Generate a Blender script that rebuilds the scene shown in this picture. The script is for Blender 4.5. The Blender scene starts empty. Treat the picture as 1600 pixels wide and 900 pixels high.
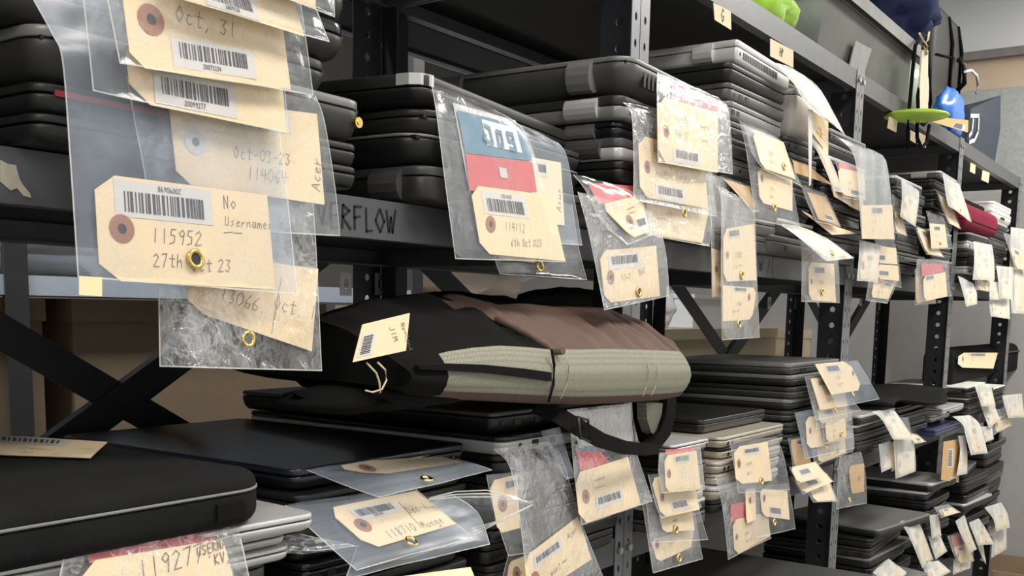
import bpy, bmesh, math, random
import numpy as np
from mathutils import Vector, Matrix, noise
random.seed(7)
S = bpy.context.scene
COL = S.collection
# ---------------------------------------------------------------- camera, light, exposure
CZ = 1.40
YAW, PITCH, ROLL, CY, FPX = .61248, .12757, .01827, 690.0, 1600.0
_fw = np.array([math.cos(YAW)*math.cos(PITCH), math.sin(YAW)*math.cos(PITCH), -math.sin(PITCH)])
_r = np.array([math.sin(YAW), -math.cos(YAW), 0.0]); _u = np.cross(_r, _fw)
_R = _r*math.cos(ROLL)+_u*math.sin(ROLL); _U = -_r*math.sin(ROLL)+_u*math.cos(ROLL)
CAM = Vector((0, 0, CZ))
cd = bpy.data.cameras.new('camera'); cam = bpy.data.objects.new('camera', cd); COL.objects.link(cam)
cam.matrix_world = Matrix(((_R[0], _U[0], -_fw[0], 0), (_R[1], _U[1], -_fw[1], 0), (_R[2], _U[2], -_fw[2], CZ), (0, 0, 0, 1)))
cd.sensor_width = 36; cd.lens = 36*FPX/1600; cd.shift_y = (CY-450)/1600; cd.clip_start = .02
S.camera = cam
def area(name, loc, size, energy, rot=(0, 0, 0), col=(1, 1, 1)):
    l = bpy.data.lights.new(name, 'AREA'); l.shape = 'RECTANGLE'; l.size, l.size_y = size; l.energy = energy; l.color = col
    o = bpy.data.objects.new(name, l); o.location = loc; o.rotation_euler = rot; COL.objects.link(o); return o
area('ceiling_lamp', (1.0, -.30, 2.78), (1.2, .5), 26, (math.radians(-8), 0, 0), (1, .96, .9))
area('ceiling_lamp', (3.55, -.25, 2.78), (1.2, .5), 38, (math.radians(-8), 0, 0), (1, .97, .92))
area('ceiling_lamp', (-1.1, -.35, 2.78), (1.2, .5), 24, (math.radians(-8), 0, 0), (1, .96, .9))
area('rear_gap_fill', (1.0, 1.30, 2.78), (2.6, .10), 46, (0, 0, 0), (.95, .98, 1))  # fill added over the rack gap to brighten rear lip, bags and boxes
W = bpy.data.worlds.new('world'); S.world = W; W.use_nodes = True
W.node_tree.nodes['Background'].inputs[0].default_value = (.8, .85, .9, 1); W.node_tree.nodes['Background'].inputs[1].default_value = .10
S.view_settings.view_transform = 'Standard'; S.view_settings.look = 'None'; S.view_settings.gamma = 1
S.view_settings.use_curve_mapping = False; S.view_settings.exposure = .48
S.cycles.transparent_max_bounces = 64; S.cycles.max_bounces = 8; S.cycles.diffuse_bounces = 4
S.cycles.sample_clamp_indirect = 4; S.cycles.use_denoising = True
# ---------------------------------------------------------------- pixel of the 1600x900 photo -> point in the place
def ray(x, y): return _fw*FPX+_R*(x-800)+_U*(CY-y)
def P(x, y, Y):
    v = ray(x, y); v = v*(Y/v[1]); return Vector((v[0], v[1], v[2]+CZ))
def PX(x, y, X):
    v = ray(x, y); v = v*(X/v[0]); return Vector((v[0], v[1], v[2]+CZ))
def PZ(x, y, z):
    v = ray(x, y); v = v*((z-CZ)/v[2]); return Vector((v[0], v[1], v[2]+CZ))
YF, YB, X0, BAY = .662, 1.098, .2885, .914
ZT, Z2, Z3, Z4 = CZ+.445+.036, CZ+.0627+.036, CZ-.3006, CZ-.72
# ---------------------------------------------------------------- materials
MATS = {}
def mat(name, col, rough=.5, metal=0, var=.15, scale=40, bump=0, bscale=200, spec=.5, emit=0, sheen=0):
    if name in MATS: return MATS[name]
    m = bpy.data.materials.new(name); m.use_nodes = True; nt = m.node_tree; b = nt.nodes['Principled BSDF']
    b.inputs['Roughness'].default_value = rough; b.inputs['Metallic'].default_value = metal
    b.inputs['Specular IOR Level'].default_value = spec
    if sheen: b.inputs['Sheen Weight'].default_value = sheen
    tc = nt.nodes.new('ShaderNodeTexCoord'); nz = nt.nodes.new('ShaderNodeTexNoise'); nz.inputs['Scale'].default_value = scale; nz.inputs['Detail'].default_value = 4
    nt.links.new(tc.outputs['Object'], nz.inputs['Vector'])
    mx = nt.nodes.new('ShaderNodeMix'); mx.data_type = 'RGBA'
    mx.inputs[6].default_value = (*[c*(1-var) for c in col], 1); mx.inputs[7].default_value = (*[min(1, c*(1+var)) for c in col], 1)
    nt.links.new(nz.outputs[0], mx.inputs[0]); nt.links.new(mx.outputs[2], b.inputs['Base Color'])
    if bump:
        n2 = nt.nodes.new('ShaderNodeTexNoise'); n2.inputs['Scale'].default_value = bscale; nt.links.new(tc.outputs['Object'], n2.inputs['Vector'])
        bp = nt.nodes.new('ShaderNodeBump'); bp.inputs['Strength'].default_value = bump; bp.inputs['Distance'].default_value = .002
        nt.links.new(n2.outputs[0], bp.inputs['Height']); nt.links.new(bp.outputs[0], b.inputs['Normal'])
    if emit:
        b.inputs['Emission Color'].default_value = (*col, 1); b.inputs['Emission Strength'].default_value = emit
    MATS[name] = m; return m
def film(name, haze, tint=(.78, .84, .92), bump=.5, scale=60, stretch=(1, 1, 1), gl=.5, mx=.12, crease_glint=0, cs=40, rg=.16):
    m = bpy.data.materials.new(name); m.use_nodes = True; nt = m.node_tree; N = nt.nodes; L = nt.links; N.clear()
    out = N.new('ShaderNodeOutputMaterial'); tc = N.new('ShaderNodeTexCoord'); mp = N.new('ShaderNodeMapping'); mp.inputs['Scale'].default_value = stretch
    L.new(tc.outputs['Object'], mp.inputs['Vector'])
    nz = N.new('ShaderNodeTexNoise'); nz.inputs['Scale'].default_value = scale; nz.inputs['Detail'].default_value = 5; nz.inputs['Distortion'].default_value = 1.2
    L.new(mp.outputs[0], nz.inputs['Vector'])
    bp = N.new('ShaderNodeBump'); bp.inputs['Strength'].default_value = bump; bp.inputs['Distance'].default_value = .004
    L.new(nz.outputs[0], bp.inputs['Height'])
    cl = N.new('ShaderNodeTexNoise'); cl.inputs['Scale'].default_value = 14; cl.inputs['Detail'].default_value = 6; L.new(mp.outputs[0], cl.inputs['Vector'])
    mr = N.new('ShaderNodeMapRange'); mr.inputs[1].default_value = .3; mr.inputs[2].default_value = .75
    mr.inputs[3].default_value = haze*.55; mr.inputs[4].default_value = min(1, haze*1.55); L.new(cl.outputs[0], mr.inputs[0])
    hz = mr.outputs[0]
    if crease_glint:                                                      # crumple highlights painted into the haze as white crease streaks
        c1 = N.new('ShaderNodeTexNoise'); c1.inputs['Scale'].default_value = cs; c1.inputs['Detail'].default_value = 4; c1.inputs['Distortion'].default_value = 2.2; L.new(mp.outputs[0], c1.inputs['Vector'])
        a1 = N.new('ShaderNodeMath'); a1.operation = 'SUBTRACT'; a1.inputs[1].default_value = .5; L.new(c1.outputs[0], a1.inputs[0])
        a2 = N.new('ShaderNodeMath'); a2.operation = 'ABSOLUTE'; L.new(a1.outputs[0], a2.inputs[0])
        a3 = N.new('ShaderNodeMapRange'); a3.inputs[1].default_value = .0; a3.inputs[2].default_value = .035; a3.inputs[3].default_value = crease_glint; a3.inputs[4].default_value = 0; L.new(a2.outputs[0], a3.inputs[0])
        a4 = N.new('ShaderNodeMath'); a4.operation = 'MULTIPLY'; L.new(a3.outputs[0], a4.inputs[0]); a5 = N.new('ShaderNodeMapRange'); a5.inputs[1].default_value = .42; a5.inputs[2].default_value = .6; L.new(cl.outputs[0], a5.inputs[0]); L.new(a5.outputs[0], a4.inputs[1])
        a6 = N.new('ShaderNodeMath'); a6.operation = 'ADD'; a6.use_clamp = True; L.new(a4.outputs[0], a6.inputs[0]); L.new(mr.outputs[0], a6.inputs[1]); hz = a6.outputs[0]
    tr = N.new('ShaderNodeBsdfTransparent'); tr.inputs[0].default_value = (.985, .985, .985, 1)
    df = N.new('ShaderNodeBsdfDiffuse'); df.inputs[0].default_value = (*tint, 1)
    tl = N.new('ShaderNodeBsdfTranslucent'); tl.inputs[0].default_value = (*tint, 1)
    dm = N.new('ShaderNodeMixShader'); dm.inputs[0].default_value = .3; L.new(df.outputs[0], dm.inputs[1]); L.new(tl.outputs[0], dm.inputs[2])
    m1 = N.new('ShaderNodeMixShader'); L.new(hz, m1.inputs[0]); L.new(tr.outputs[0], m1.inputs[1]); L.new(dm.outputs[0], m1.inputs[2])
    gs = N.new('ShaderNodeBsdfGlossy'); gs.inputs['Roughness'].default_value = rg; gs.inputs[0].default_value = (1, 1, 1, 1); L.new(bp.outputs[0], gs.inputs['Normal'])
    fr = N.new('ShaderNodeFresnel'); fr.inputs[0].default_value = 1.5; L.new(bp.outputs[0], fr.inputs['Normal'])
    ml = N.new('ShaderNodeMath'); ml.operation = 'MULTIPLY'; ml.inputs[1].default_value = gl; L.new(fr.outputs[0], ml.inputs[0])
    sp = N.new('ShaderNodeTexNoise'); sp.inputs['Scale'].default_value = scale*.55; sp.inputs['Detail'].default_value = 3; L.new(mp.outputs[0], sp.inputs['Vector'])
    sr = N.new('ShaderNodeMapRange'); sr.inputs[1].default_value = .50; sr.inputs[2].default_value = .66; sr.inputs[3].default_value = .10; sr.inputs[4].default_value = 1; L.new(sp.outputs[0], sr.inputs[0])
    mk = N.new('ShaderNodeMath'); mk.operation = 'MULTIPLY'; mk.use_clamp = True; L.new(ml.outputs[0], mk.inputs[0]); L.new(sr.outputs[0], mk.inputs[1]); mm_ = N.new('ShaderNodeMath'); mm_.operation = 'MINIMUM'; mm_.inputs[1].default_value = mx; L.new(mk.outputs[0], mm_.inputs[0]); ml = mm_
    m2 = N.new('ShaderNodeMixShader'); L.new(ml.outputs[0], m2.inputs[0]); L.new(m1.outputs[0], m2.inputs[1]); L.new(gs.outputs[0], m2.inputs[2])
    L.new(m2.outputs[0], out.inputs[0]); MATS[name] = m; return m
film('film_clear', .07, gl=.7, bump=.3, scale=32, mx=.10, crease_glint=.14, cs=26)
film('film_hazy', .16, (.66, .74, .86), gl=.4, bump=.10, scale=14, mx=.05, rg=.28, crease_glint=.06, cs=18)
film('film_crinkle', .045, (.82, .85, .9), bump=.6, scale=60, gl=2.0, mx=.22, crease_glint=.36, cs=30)
film('film_streak', .13, (.9, .91, .9), bump=.5, scale=50, stretch=(1.6, 1.6, .35), gl=1.4, mx=.2, crease_glint=.35, cs=50)
film('film_white_glare', .60, (.95, .96, .91), bump=.4, scale=50, stretch=(1.6, 1.6, .4), gl=.7)  # glare on clear film painted in as dense white haze; also whitish seams
film('film_frost', .30, (.86, .9, .92), bump=.3, scale=40, stretch=(1.6, 1.6, .4), gl=.7, mx=.12, crease_glint=.2)
mat('manila', (.86, .68, .44), .75, var=.07, scale=25, bump=.15, bscale=400)
mat('manila_pale', (.88, .76, .52), .75, var=.06, scale=25, bump=.15, bscale=400)
mat('manila_dark', (.60, .38, .17), .75, var=.1, scale=25)
mat('ink', (.05, .045, .05), .6); mat('pencil', (.13, .105, .10), .6); mat('ring_brown', (.36, .155, .09), .6, var=.2); mat('sticker', (.68, .655, .62), .4, var=.03)
mat('hole_dark', (.03, .03, .035), .6); mat('brass', (.83, .60, .20), .22, 1, var=.1)
mat('print_red', (.62, .13, .14), .6, var=.15); mat('print_blue', (.12, .25, .34), .6, var=.15); mat('print_grey', (.62, .60, .58), .6, var=.1); mat('print_white', (.85, .84, .8), .6, var=.05)
mat('sticky_yellow', (.88, .78, .45), .7, var=.03)
mat('rack_dark', (.026, .028, .033), .45, .2, var=.25, scale=30, bump=.1, bscale=500)
mat('rack_lip', (.095, .098, .105), .38, .2, var=.2, scale=30, bump=.1, bscale=500)  # lit tone of the lips put into the colour, lighter than the deck
mat('rack_deck', (.022, .022, .023), .7, 0, var=.2)
mat('rack_post_lit', (.20, .205, .22), .34, .3, var=.2)  # lit post fronts painted lighter than the rest of the dark steel
mat('bolt_metal', (.55, .55, .56), .35, .8)
mat('black_plastic', (.010, .010, .0105), .40, 0, var=.3, bump=.06, bscale=900)
mat('black_gloss', (.012, .013, .016), .16, 0, var=.2)
mat('charcoal_plastic', (.022, .022, .021), .42, 0, var=.2, bump=.06, bscale=900)
mat('grey_plastic', (.075, .075, .073), .4, .2, var=.15)
mat('steel_grey', (.20, .20, .195), .36, .25, var=.12)
mat('silver', (.56, .56, .54), .34, .3, var=.06)
mat('champagne', (.50, .45, .37), .34, .3, var=.06)
mat('white_plastic', (.78, .77, .72), .4, 0, var=.04)
mat('navy_plastic', (.06, .075, .16), .3, .3, var=.15)
mat('port_dark', (.006, .006, .007), .5)
mat('rubber', (.02, .02, .02), .8)
mat('cardboard', (.33, .235, .15), .85, var=.12, scale=18, bump=.1, bscale=120)
mat('cardboard_pale', (.62, .50, .35), .85, var=.08, scale=18)
mat('tape_paper', (.72, .60, .40), .7, var=.05)
# ---------------------------------------------------------------- mesh helpers
class MB:
    def __init__(s): s.v = []; s.f = []; s.m = []; s.sm = []
    def add(s, vs, fs, m=0, smooth=False):
        b = len(s.v); s.v += [Vector(v) for v in vs]
        for f in fs: s.f.append([b+i for i in f]); s.m.append(m); s.sm.append(smooth)
    def box(s, x0, y0, z0, x1, y1, z1, m=0):
        s.add([(x0, y0, z0), (x1, y0, z0), (x1, y1, z0), (x0, y1, z0), (x0, y0, z1), (x1, y0, z1), (x1, y1, z1), (x0, y1, z1)],
              [(3, 2, 1, 0), (4, 5, 6, 7), (0, 1, 5, 4), (1, 2, 6, 5), (2, 3, 7, 6), (3, 0, 4, 7)], m)
    def hexa(s, q, off, m=0):                                       # quad extruded along a vector
        q = [Vector(a) for a in q]; off = Vector(off); n = len(q)
        s.add(q+[a+off for a in q], [tuple(range(n))[::-1], tuple(range(n, 2*n))]+[(i, (i+1) % n, n+(i+1) % n, n+i) for i in range(n)], m)
    def loops(s, rings, m=0, smooth=False, cap=True, closed=True):
        n = len(rings[0]); b = len(s.v)
        for r in rings: s.v += [Vector(v) for v in r]
        for k in range(len(rings)-1):
            for i in range(n if closed else n-1):
                j = (i+1) % n; s.f.append([b+k*n+i, b+k*n+j, b+(k+1)*n+j, b+(k+1)*n+i]); s.m.append(m); s.sm.append(smooth)
        if cap:
            s.f.append([b+i for i in range(n)][::-1]); s.m.append(m); s.sm.append(False)
            s.f.append([b+(len(rings)-1)*n+i for i in range(n)]); s.m.append(m); s.sm.append(False)
    def tube(s, pts, r, m=0, seg=8, flat=None):
        pts = [Vector(p) for p in pts]; rings = []; up = Vector((0, 0, 1))
        for i, p in enumerate(pts):
            d = (pts[min(i+1, len(pts)-1)]-pts[max(i-1, 0)]).normalized()
            a = d.cross(up); a = a.normalized() if a.length > 1e-4 else Vector((1, 0, 0)); c = a.cross(d)
            ra, rc = (r, r) if flat is None else flat
            rings.append([p+a*math.cos(t*2*math.pi/seg)*ra+c*math.sin(t*2*math.pi/seg)*rc for t in range(seg)])
        s.loops(rings, m, True)
    def grid(s, g, m=0, smooth=True):
        nv, nu = len(g), len(g[0]); b = len(s.v)
        for row in g: s.v += [Vector(v) for v in row]
        for j in range(nv-1):
            for i in range(nu-1): s.f.append([b+j*nu+i, b+j*nu+i+1, b+(j+1)*nu+i+1, b+(j+1)*nu+i]); s.m.append(m); s.sm.append(smooth)
    def build(s, name, mats, parent=None, origin=None, weld=False):
        o0 = Vector(origin) if origin is not None else (Vector(parent['_o']) if parent is not None else Vector((0, 0, 0)))
        me = bpy.data.meshes.new(name); me.from_pydata([tuple(v-o0) for v in s.v], [], s.f)
        for mm in ([mats] if isinstance(mats, str) else mats): me.materials.append(MATS[mm])
        me.polygons.foreach_set('material_index', s.m); me.polygons.foreach_set('use_smooth', s.sm); me.update()
        if weld:
            b = bmesh.new(); b.from_mesh(me); bmesh.ops.remove_doubles(b, verts=b.verts, dist=1e-5); b.to_mesh(me); b.free()
        o = bpy.data.objects.new(name, me); COL.objects.link(o); o['_o'] = tuple(o0)
        if parent is not None: o.parent = parent
        else: o.location = o0
        return o
def tag(o, label, cat, group=None):
    o['label'] = label; o['category'] = cat
    if group: o['group'] = group
    return o
def thing(name, label, cat, loc, group=None):
    o = bpy.data.objects.new(name, None); o.empty_display_size = .02; COL.objects.link(o); o.location = loc; o['_o'] = tuple(loc)
    return tag(o, label, cat, group)
def struct(o): o['kind'] = 'structure'; return o
# ---------------------------------------------------------------- single stroke handwriting
_G = dict(zip('0123456789', ['.3,1 .05,.7 .05,.25 .3,0 .55,.3 .55,.75 .3,1', '.3,1 .3,0', '.05,.8 .3,1 .5,.75 .05,0 .55,.03', '.05,.95 .5,.9 .25,.55 .5,.3 .3,0 .05,.1',
 '.1,1 .05,.45 .55,.5|.45,.95 .42,0', '.5,1 .12,.98 .1,.6 .45,.55 .45,.1 .05,0', '.5,1 .1,.5 .1,.1 .4,0 .5,.3 .12,.4', '.05,.95 .55,1 .2,0', '.3,.55 .1,.75 .3,1 .5,.75 .1,.25 .3,0 .5,.25 .3,.55', '.5,.7 .3,.5 .1,.75 .35,1 .5,.8 .4,0']))
_G.update({'A': '0,0 .3,1 .6,0|.12,.4 .48,.4', 'B': '.1,0 .1,1 .45,.8 .1,.55 .5,.25 .1,0', 'C': '.55,.85 .3,1 .05,.5 .3,0 .55,.15', 'D': '.1,0 .1,1 .55,.6 .45,.1 .1,0', 'E': '.5,1 .1,1 .1,0 .5,0|.1,.5 .45,.5',
 'F': '.55,1 .1,1 .1,0|.1,.5 .45,.55', 'G': '.55,.85 .3,1 .05,.5 .3,0 .55,.15 .55,.45 .35,.45', 'H': '.1,1 .1,0|.5,1 .5,0|.1,.5 .5,.5', 'I': '.3,1 .3,0', 'J': '.5,1 .45,.1 .2,0 .05,.2', 'K': '.1,1 .1,0|.5,1 .1,.45 .55,0', 'L': '.1,1 .1,0 .5,0', 'M': '.05,0 .1,1 .3,.4 .5,1 .58,0',
 'N': '.1,0 .1,1 .5,0 .5,1', 'O': '.3,1 .05,.5 .3,0 .55,.5 .3,1', 'P': '.1,0 .1,1 .5,.8 .1,.5', 'R': '.1,0 .1,1 .5,.8 .12,.5 .55,0', 'S': '.5,.9 .2,1 .1,.7 .5,.35 .3,0 .05,.12', 'T': '0,1 .6,1|.3,1 .3,0', 'U': '.1,1 .1,.1 .45,.05 .5,1', 'V': '.05,1 .3,0 .55,1', 'W': '0,1 .15,0 .3,.7 .45,0 .6,1',
 'a': '.5,.55 .2,.6 .08,.2 .3,0 .5,.5 .52,0', 'b': '.1,1 .1,0 .45,.1 .45,.5 .1,.5', 'c': '.5,.5 .25,.6 .1,.25 .3,0 .52,.1', 'd': '.45,.5 .15,.55 .1,.1 .45,.1|.48,1 .5,0', 'e': '.1,.3 .5,.4 .3,.62 .1,.3 .25,0 .55,.1', 'g': '.5,.5 .15,.55 .1,.2 .5,.2|.5,.55 .45,-.35 .1,-.3', 'h': '.1,1 .1,0|.1,.4 .4,.55 .5,0',
 'm': '.05,0 .05,.55|.05,.4 .25,.55 .3,0|.3,.4 .5,.55 .58,0', 'n': '.1,.55 .1,0|.1,.4 .4,.58 .5,0', 'o': '.3,.6 .08,.3 .3,0 .52,.3 .3,.6', 'r': '.1,.55 .12,0|.12,.35 .5,.55', 's': '.45,.55 .15,.5 .45,.2 .1,0', 't': '.3,1 .3,0 .5,.05|.05,.65 .55,.65', 'u': '.1,.55 .12,.05 .45,.05 .5,.55|.5,.3 .55,0', 'v': '.1,.55 .3,0 .5,.55', 'w': '.05,.55 .15,0 .3,.45 .45,0 .58,.55',
 '-': '.1,.45 .5,.45', '.': '.2,.05 .28,0', ',': '.3,.1 .15,-.2', '|': '.3,1.5 .3,-.5', '_': '-.1,-.1 .7,-.05', ' ': '', "'": '.3,1 .25,.8', '/': '.1,-.1 .5,1.1', '~': '0,.4 .15,.6 .3,.3 .45,.6 .6,.4'})
def strokes(text, jit=.03):
    out = []; x = 0
    for ch in text:
        for part in _G.get(ch, '').split('|'):
            if part: out.append([(x+float(a)+random.uniform(-jit, jit), float(b)+random.uniform(-jit, jit)) for a, b in (q.split(',') for q in part.split())])
        x += .72 if ch != ' ' else .5
    return out, max(x, .01)
def ribbon(mb, pts, n, w, m):
    for a, b in zip(pts[:-1], pts[1:]):
        d = b-a
        if d.length < 1e-6: continue
        d.normalize(); s = d.cross(n).normalized()*w*.5; e = d*w*.3
        mb.add([a-s-e, a+s-e, b+s+e, b-s+e], [(0, 1, 2, 3)], m)
# ---------------------------------------------------------------- the room
mat('wall_white', (.74, .75, .76), .8, var=.03, scale=6, bump=.1, bscale=150)
mat('wall_shaded', (.13, .125, .11), .9, var=.1, scale=10)  # dark olive tone puts the rear shade into a white wall's colour
mat('wall_grey', (.42, .41, .39), .85, var=.08, scale=30, bump=.25, bscale=180)
mat('wall_light', (.80, .81, .82), .8, var=.03, scale=6, bump=.08, bscale=150)
mat('wall_tan', (.66, .50, .36), .8, var=.05, scale=10)
mat('concrete_grey', (.44, .45, .44), .9, var=.22, scale=60, bump=.4, bscale=120)
mat('floor_grey', (.22, .21, .20), .5, var=.15, scale=8)
mat('trim_grey', (.24, .22, .21), .7, var=.2, scale=30)
XE, YW, YA, XL, ZC = 4.38, 3.2, -1.6, -2.6, 2.85
m = MB(); m.box(XL, YA, -.05, XE+.1, YW, 0); struct(m.build('floor', 'floor_grey'))
m = MB(); m.box(XL, YA, ZC, XE+.1, YW, ZC+.05); struct(m.build('ceiling', 'wall_white'))
m = MB(); m.box(XL, YW, 0, XE+.1, YW+.08, ZC); struct(m.build('wall_back', 'wall_shaded'))
m = MB(); m.box(XL, YA-.08, 0, XE+.1, YA, ZC); struct(m.build('wall_front', 'wall_white'))
m = MB(); m.box(XL-.08, YA, 0, XL, YW, ZC); struct(m.build('wall_left', 'wall_white'))
m = MB()
zt0, zt1 = PX(1555, 92, XE).z, PX(1555, 79, XE).z; zn = PX(1555, 138, XE).z; zg = PX(1580, 300, XE).z
m.box(XE, YA, zt1, XE+.1, YW, ZC, 0); m.box(XE, YA, zn, XE+.1, YW, zt1, 1); m.box(XE, YA, zg, XE+.1, YW, zn, 2); m.box(XE, YA, 0, XE+.1, YW, zg, 3)
struct(m.build('wall_right', ['wall_light', 'wall_tan', 'concrete_grey', 'wall_grey']))
m = MB(); m.box(XE-.03, YA, zt0, XE, YW, zt1); struct(m.build('trim_1', 'trim_grey'))
# ---------------------------------------------------------------- the shelving rack
def strip(mb, o, wd, hd, n, width, height, pitch, hw, hh, t=.0015, m=0, z0=.01):
    o, wd, hd, n = Vector(o), Vector(wd), Vector(hd), Vector(n)
    k = int(height/pitch); pit = height/k
    oct_ = [(-1, -1), (0, -1), (1, -1), (1, 0), (1, 1), (0, 1), (-1, 1), (-1, 0)]
    inn = [(-.7, -.7), (0, -1), (.7, -.7), (1, 0), (.7, .7), (0, 1), (-.7, .7), (-1, 0)]
    for i in range(k):
        c = o+wd*width*.5+hd*(i+.5)*pit
        A = [c+wd*a*width*.5+hd*b*pit*.5 for a, b in oct_]; B = [c+wd*a*hw*.5+hd*b*hh*.5 for a, b in inn]
        A2 = [p-n*t for p in A]; B2 = [p-n*t for p in B]
        mb.add(A+B+A2+B2, [f for j in range(8) for f in ((j, (j+1) % 8, 8+(j+1) % 8, 8+j), (16+j, 24+j, 24+(j+1) % 8, 16+(j+1) % 8), (8+j, 8+(j+1) % 8, 24+(j+1) % 8, 24+j))]
               + [(1+0, 2, 18, 17), (2, 3, 19, 18), (3, 4, 20, 19), (6, 7, 23, 22), (7, 0, 16, 23)], m)
rack = thing('shelving_rack', 'long dark grey steel shelving rack with perforated posts holding the stacked laptops', 'shelf', (X0, YF, 0))
PTOP = ZT+.004
for k in range(-1, 5):
    X = X0+k*BAY
    m = MB()
    strip(m, (X-.022, YF-.005, 0), (1, 0, 0), (0, 0, 1), (0, -1, 0), .021, PTOP, .032, .0065, .011)
    strip(m, (X+.001, YF-.005, 0), (1, 0, 0), (0, 0, 1), (0, -1, 0), .024, PTOP, .032, .0065, .011)
    m.build('post', ['rack_post_lit'], rack)
    m = MB(); strip(m, (X-.001, YF-.003, 0), (0, 1, 0), (0, 0, 1), (-1, 0, 0), .056, PTOP, .032, .012, .012, .003)
    m.build('post_flange', ['rack_dark'], rack)
    m = MB()
    strip(m, (X-.062, YB+.001, 0), (1, 0, 0), (0, 0, 1), (0, -1, 0), .060, PTOP, .032, .011, .012)
    strip(m, (X+.002, YB+.001, 0), (1, 0, 0), (0, 0, 1), (0, -1, 0), .058, PTOP, .032, .011, .012)
    m.box(X-.002, YB-.03, 0, X+.002, YB, PTOP)
    m.build('rear_post', ['rack_dark'], rack)
    for dz in (ZT, Z2, Z3):
        m = MB()
        for q in (-.012, .014):
            a = X+q; m.loops([[(a+.005*math.cos(t*math.pi/4), YF-.0065-e, dz-.018+.005*math.sin(t*math.pi/4)) for t in range(8)] for e in (0, .003)])
        m.build('bolt', ['bolt_metal'], rack)
for k in range(-1, 4):
    xa, xb = X0+k*BAY, X0+(k+1)*BAY
    for z in (ZT, Z2, Z3, Z4, .28):
        m = MB()
        m.box(xa+.004, YF+.001, z-.012, xb-.004, YB-.002, z-.001, 0)
        m.box(xa+.026, YF-.0035, z-.036, xb-.023, YF+.0005, z, 1); m.box(xa+.026, YF+.0005, z-.036, xb-.023, YF+.014, z-.033, 1)
        m.box(xa+.004, YB-.004, z-.036, xb-.004, YB, z, 1); m.box(xa+.004, YB-.018, z-.036, xb-.004, YB-.004, z-.033, 1)
        m.box(xa+.004, YF+.002, z-.036, xa+.007, YB-.004, z-.001, 1); m.box(xb-.007, YF+.002, z-.036, xb-.004, YB-.004, z-.001, 1)
        m.build('shelf', ['rack_deck', 'rack_lip'], rack)
    for s in (1, -1):
        m = MB(); za, zb = (CZ+.146, CZ-.384) if s == 1 else (CZ-.384, CZ+.146)
        y = YB+.006+(.004 if s == 1 else 0); d = Vector((xb-xa, 0, zb-za)).normalized(); nn = Vector((-d.z, 0, d.x))*.019
        a, b = Vector((xa, y, za)), Vector((xb, y, zb))
        m.hexa([a-nn, b-nn, b+nn, a+nn], (0, .002, 0)); m.hexa([a+nn, b+nn, b+nn*1.06, a+nn*1.06], (0, .014, 0)); m.build('cross_brace', ['rack_dark'], rack)
for px, py in ((540, 443), (594, 443), (1026, 466), (1202, 473), (1244, 473), (1345, 470), (1374, 477), (1455, 474)):
    c = P(px, py, YB-.003); m = MB()
    strip(m, (c.x-.012, YB-.004, c.z-.018), (1, 0, 0), (0, 0, 1), (0, -1, 0), .024, .034, .034, .010, .016)
    m.build('shelf_clip', ['bolt_metal'], rack)
# writing and tape on the shelf lips
def letters(mb, text, o, ux, uz, n, h, w, mi=0, jit=.04):
    st, _ = strokes(text, jit)
    for s in st: ribbon(mb, [o+ux*a*h+uz*b*h for a, b in s], n, w, mi)
nY = Vector((0, -1, 0)); UX, UZ = Vector((1, 0, 0)), Vector((0, 0, 1))
mat('marker_black', (.008, .008, .008), .5)
m = MB(); a = P(476, 356, YF-.0042); letters(m, 'OVERFLOW', Vector((a.x, YF-.0042, Z2-.029)), UX, UZ, nY, .0205, .0022); m.build('marker_writing', 'marker_black', rack)
m = MB(); a = P(1186, 430, YF-.0042); letters(m, 'W /|', Vector((a.x, YF-.0042, Z2-.026)), UX*1.6, UZ, nY, .017, .0016); m.build('marker_writing', 'marker_black', rack)
mat('residue', (.50, .45, .36), .95, var=.25, scale=120)
m = MB(); rp = [(0, 250), (12, 256), (24, 258), (30, 280), (36, 290), (46, 302), (48, 309), (36, 306), (26, 294), (16, 298), (0, 284)]
m.hexa([P(x, y, YF-.0038) for x, y in rp], (0, -.0006, 0)); m.build('dried_residue', 'residue', rack)
def tape(q, txt, h=.015):
    m = MB(); q = [P(x, y, YF-.0042) for x, y in q]; m.hexa(q, (0, -.0008, 0), 0)
    if txt:
        c = sum(q, Vector())/4; letters(m, txt, Vector((c.x-.010*len(txt)*.6, YF-.0054, c.z-h*.45)), UX, UZ, nY, h, .002, 1, .02)
    m.build('tape_label', ['tape_paper', 'marker_black'], rack)
tape([(1114, 4), (1141, 18), (1142, 47), (1116, 31)], 'G', .017)
tape([(1203, 60), (1239, 79), (1239, 106), (1203, 88)], 'HP', .013)
tape([(1389, 182), (1402, 188), (1400, 207), (1386, 200)], '.', .01)
tape([(1422, 203), (1431, 208), (1430, 224), (1422, 219)], None); tape([(1434, 206), (1447, 213), (1446, 231), (1433, 225)], '.', .01)
tape([(1516, 254), (1524, 258), (1523, 272), (1515, 268)], None); tape([(1535, 266), (1546, 270), (1544, 286), (1533, 281)], None)
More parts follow.
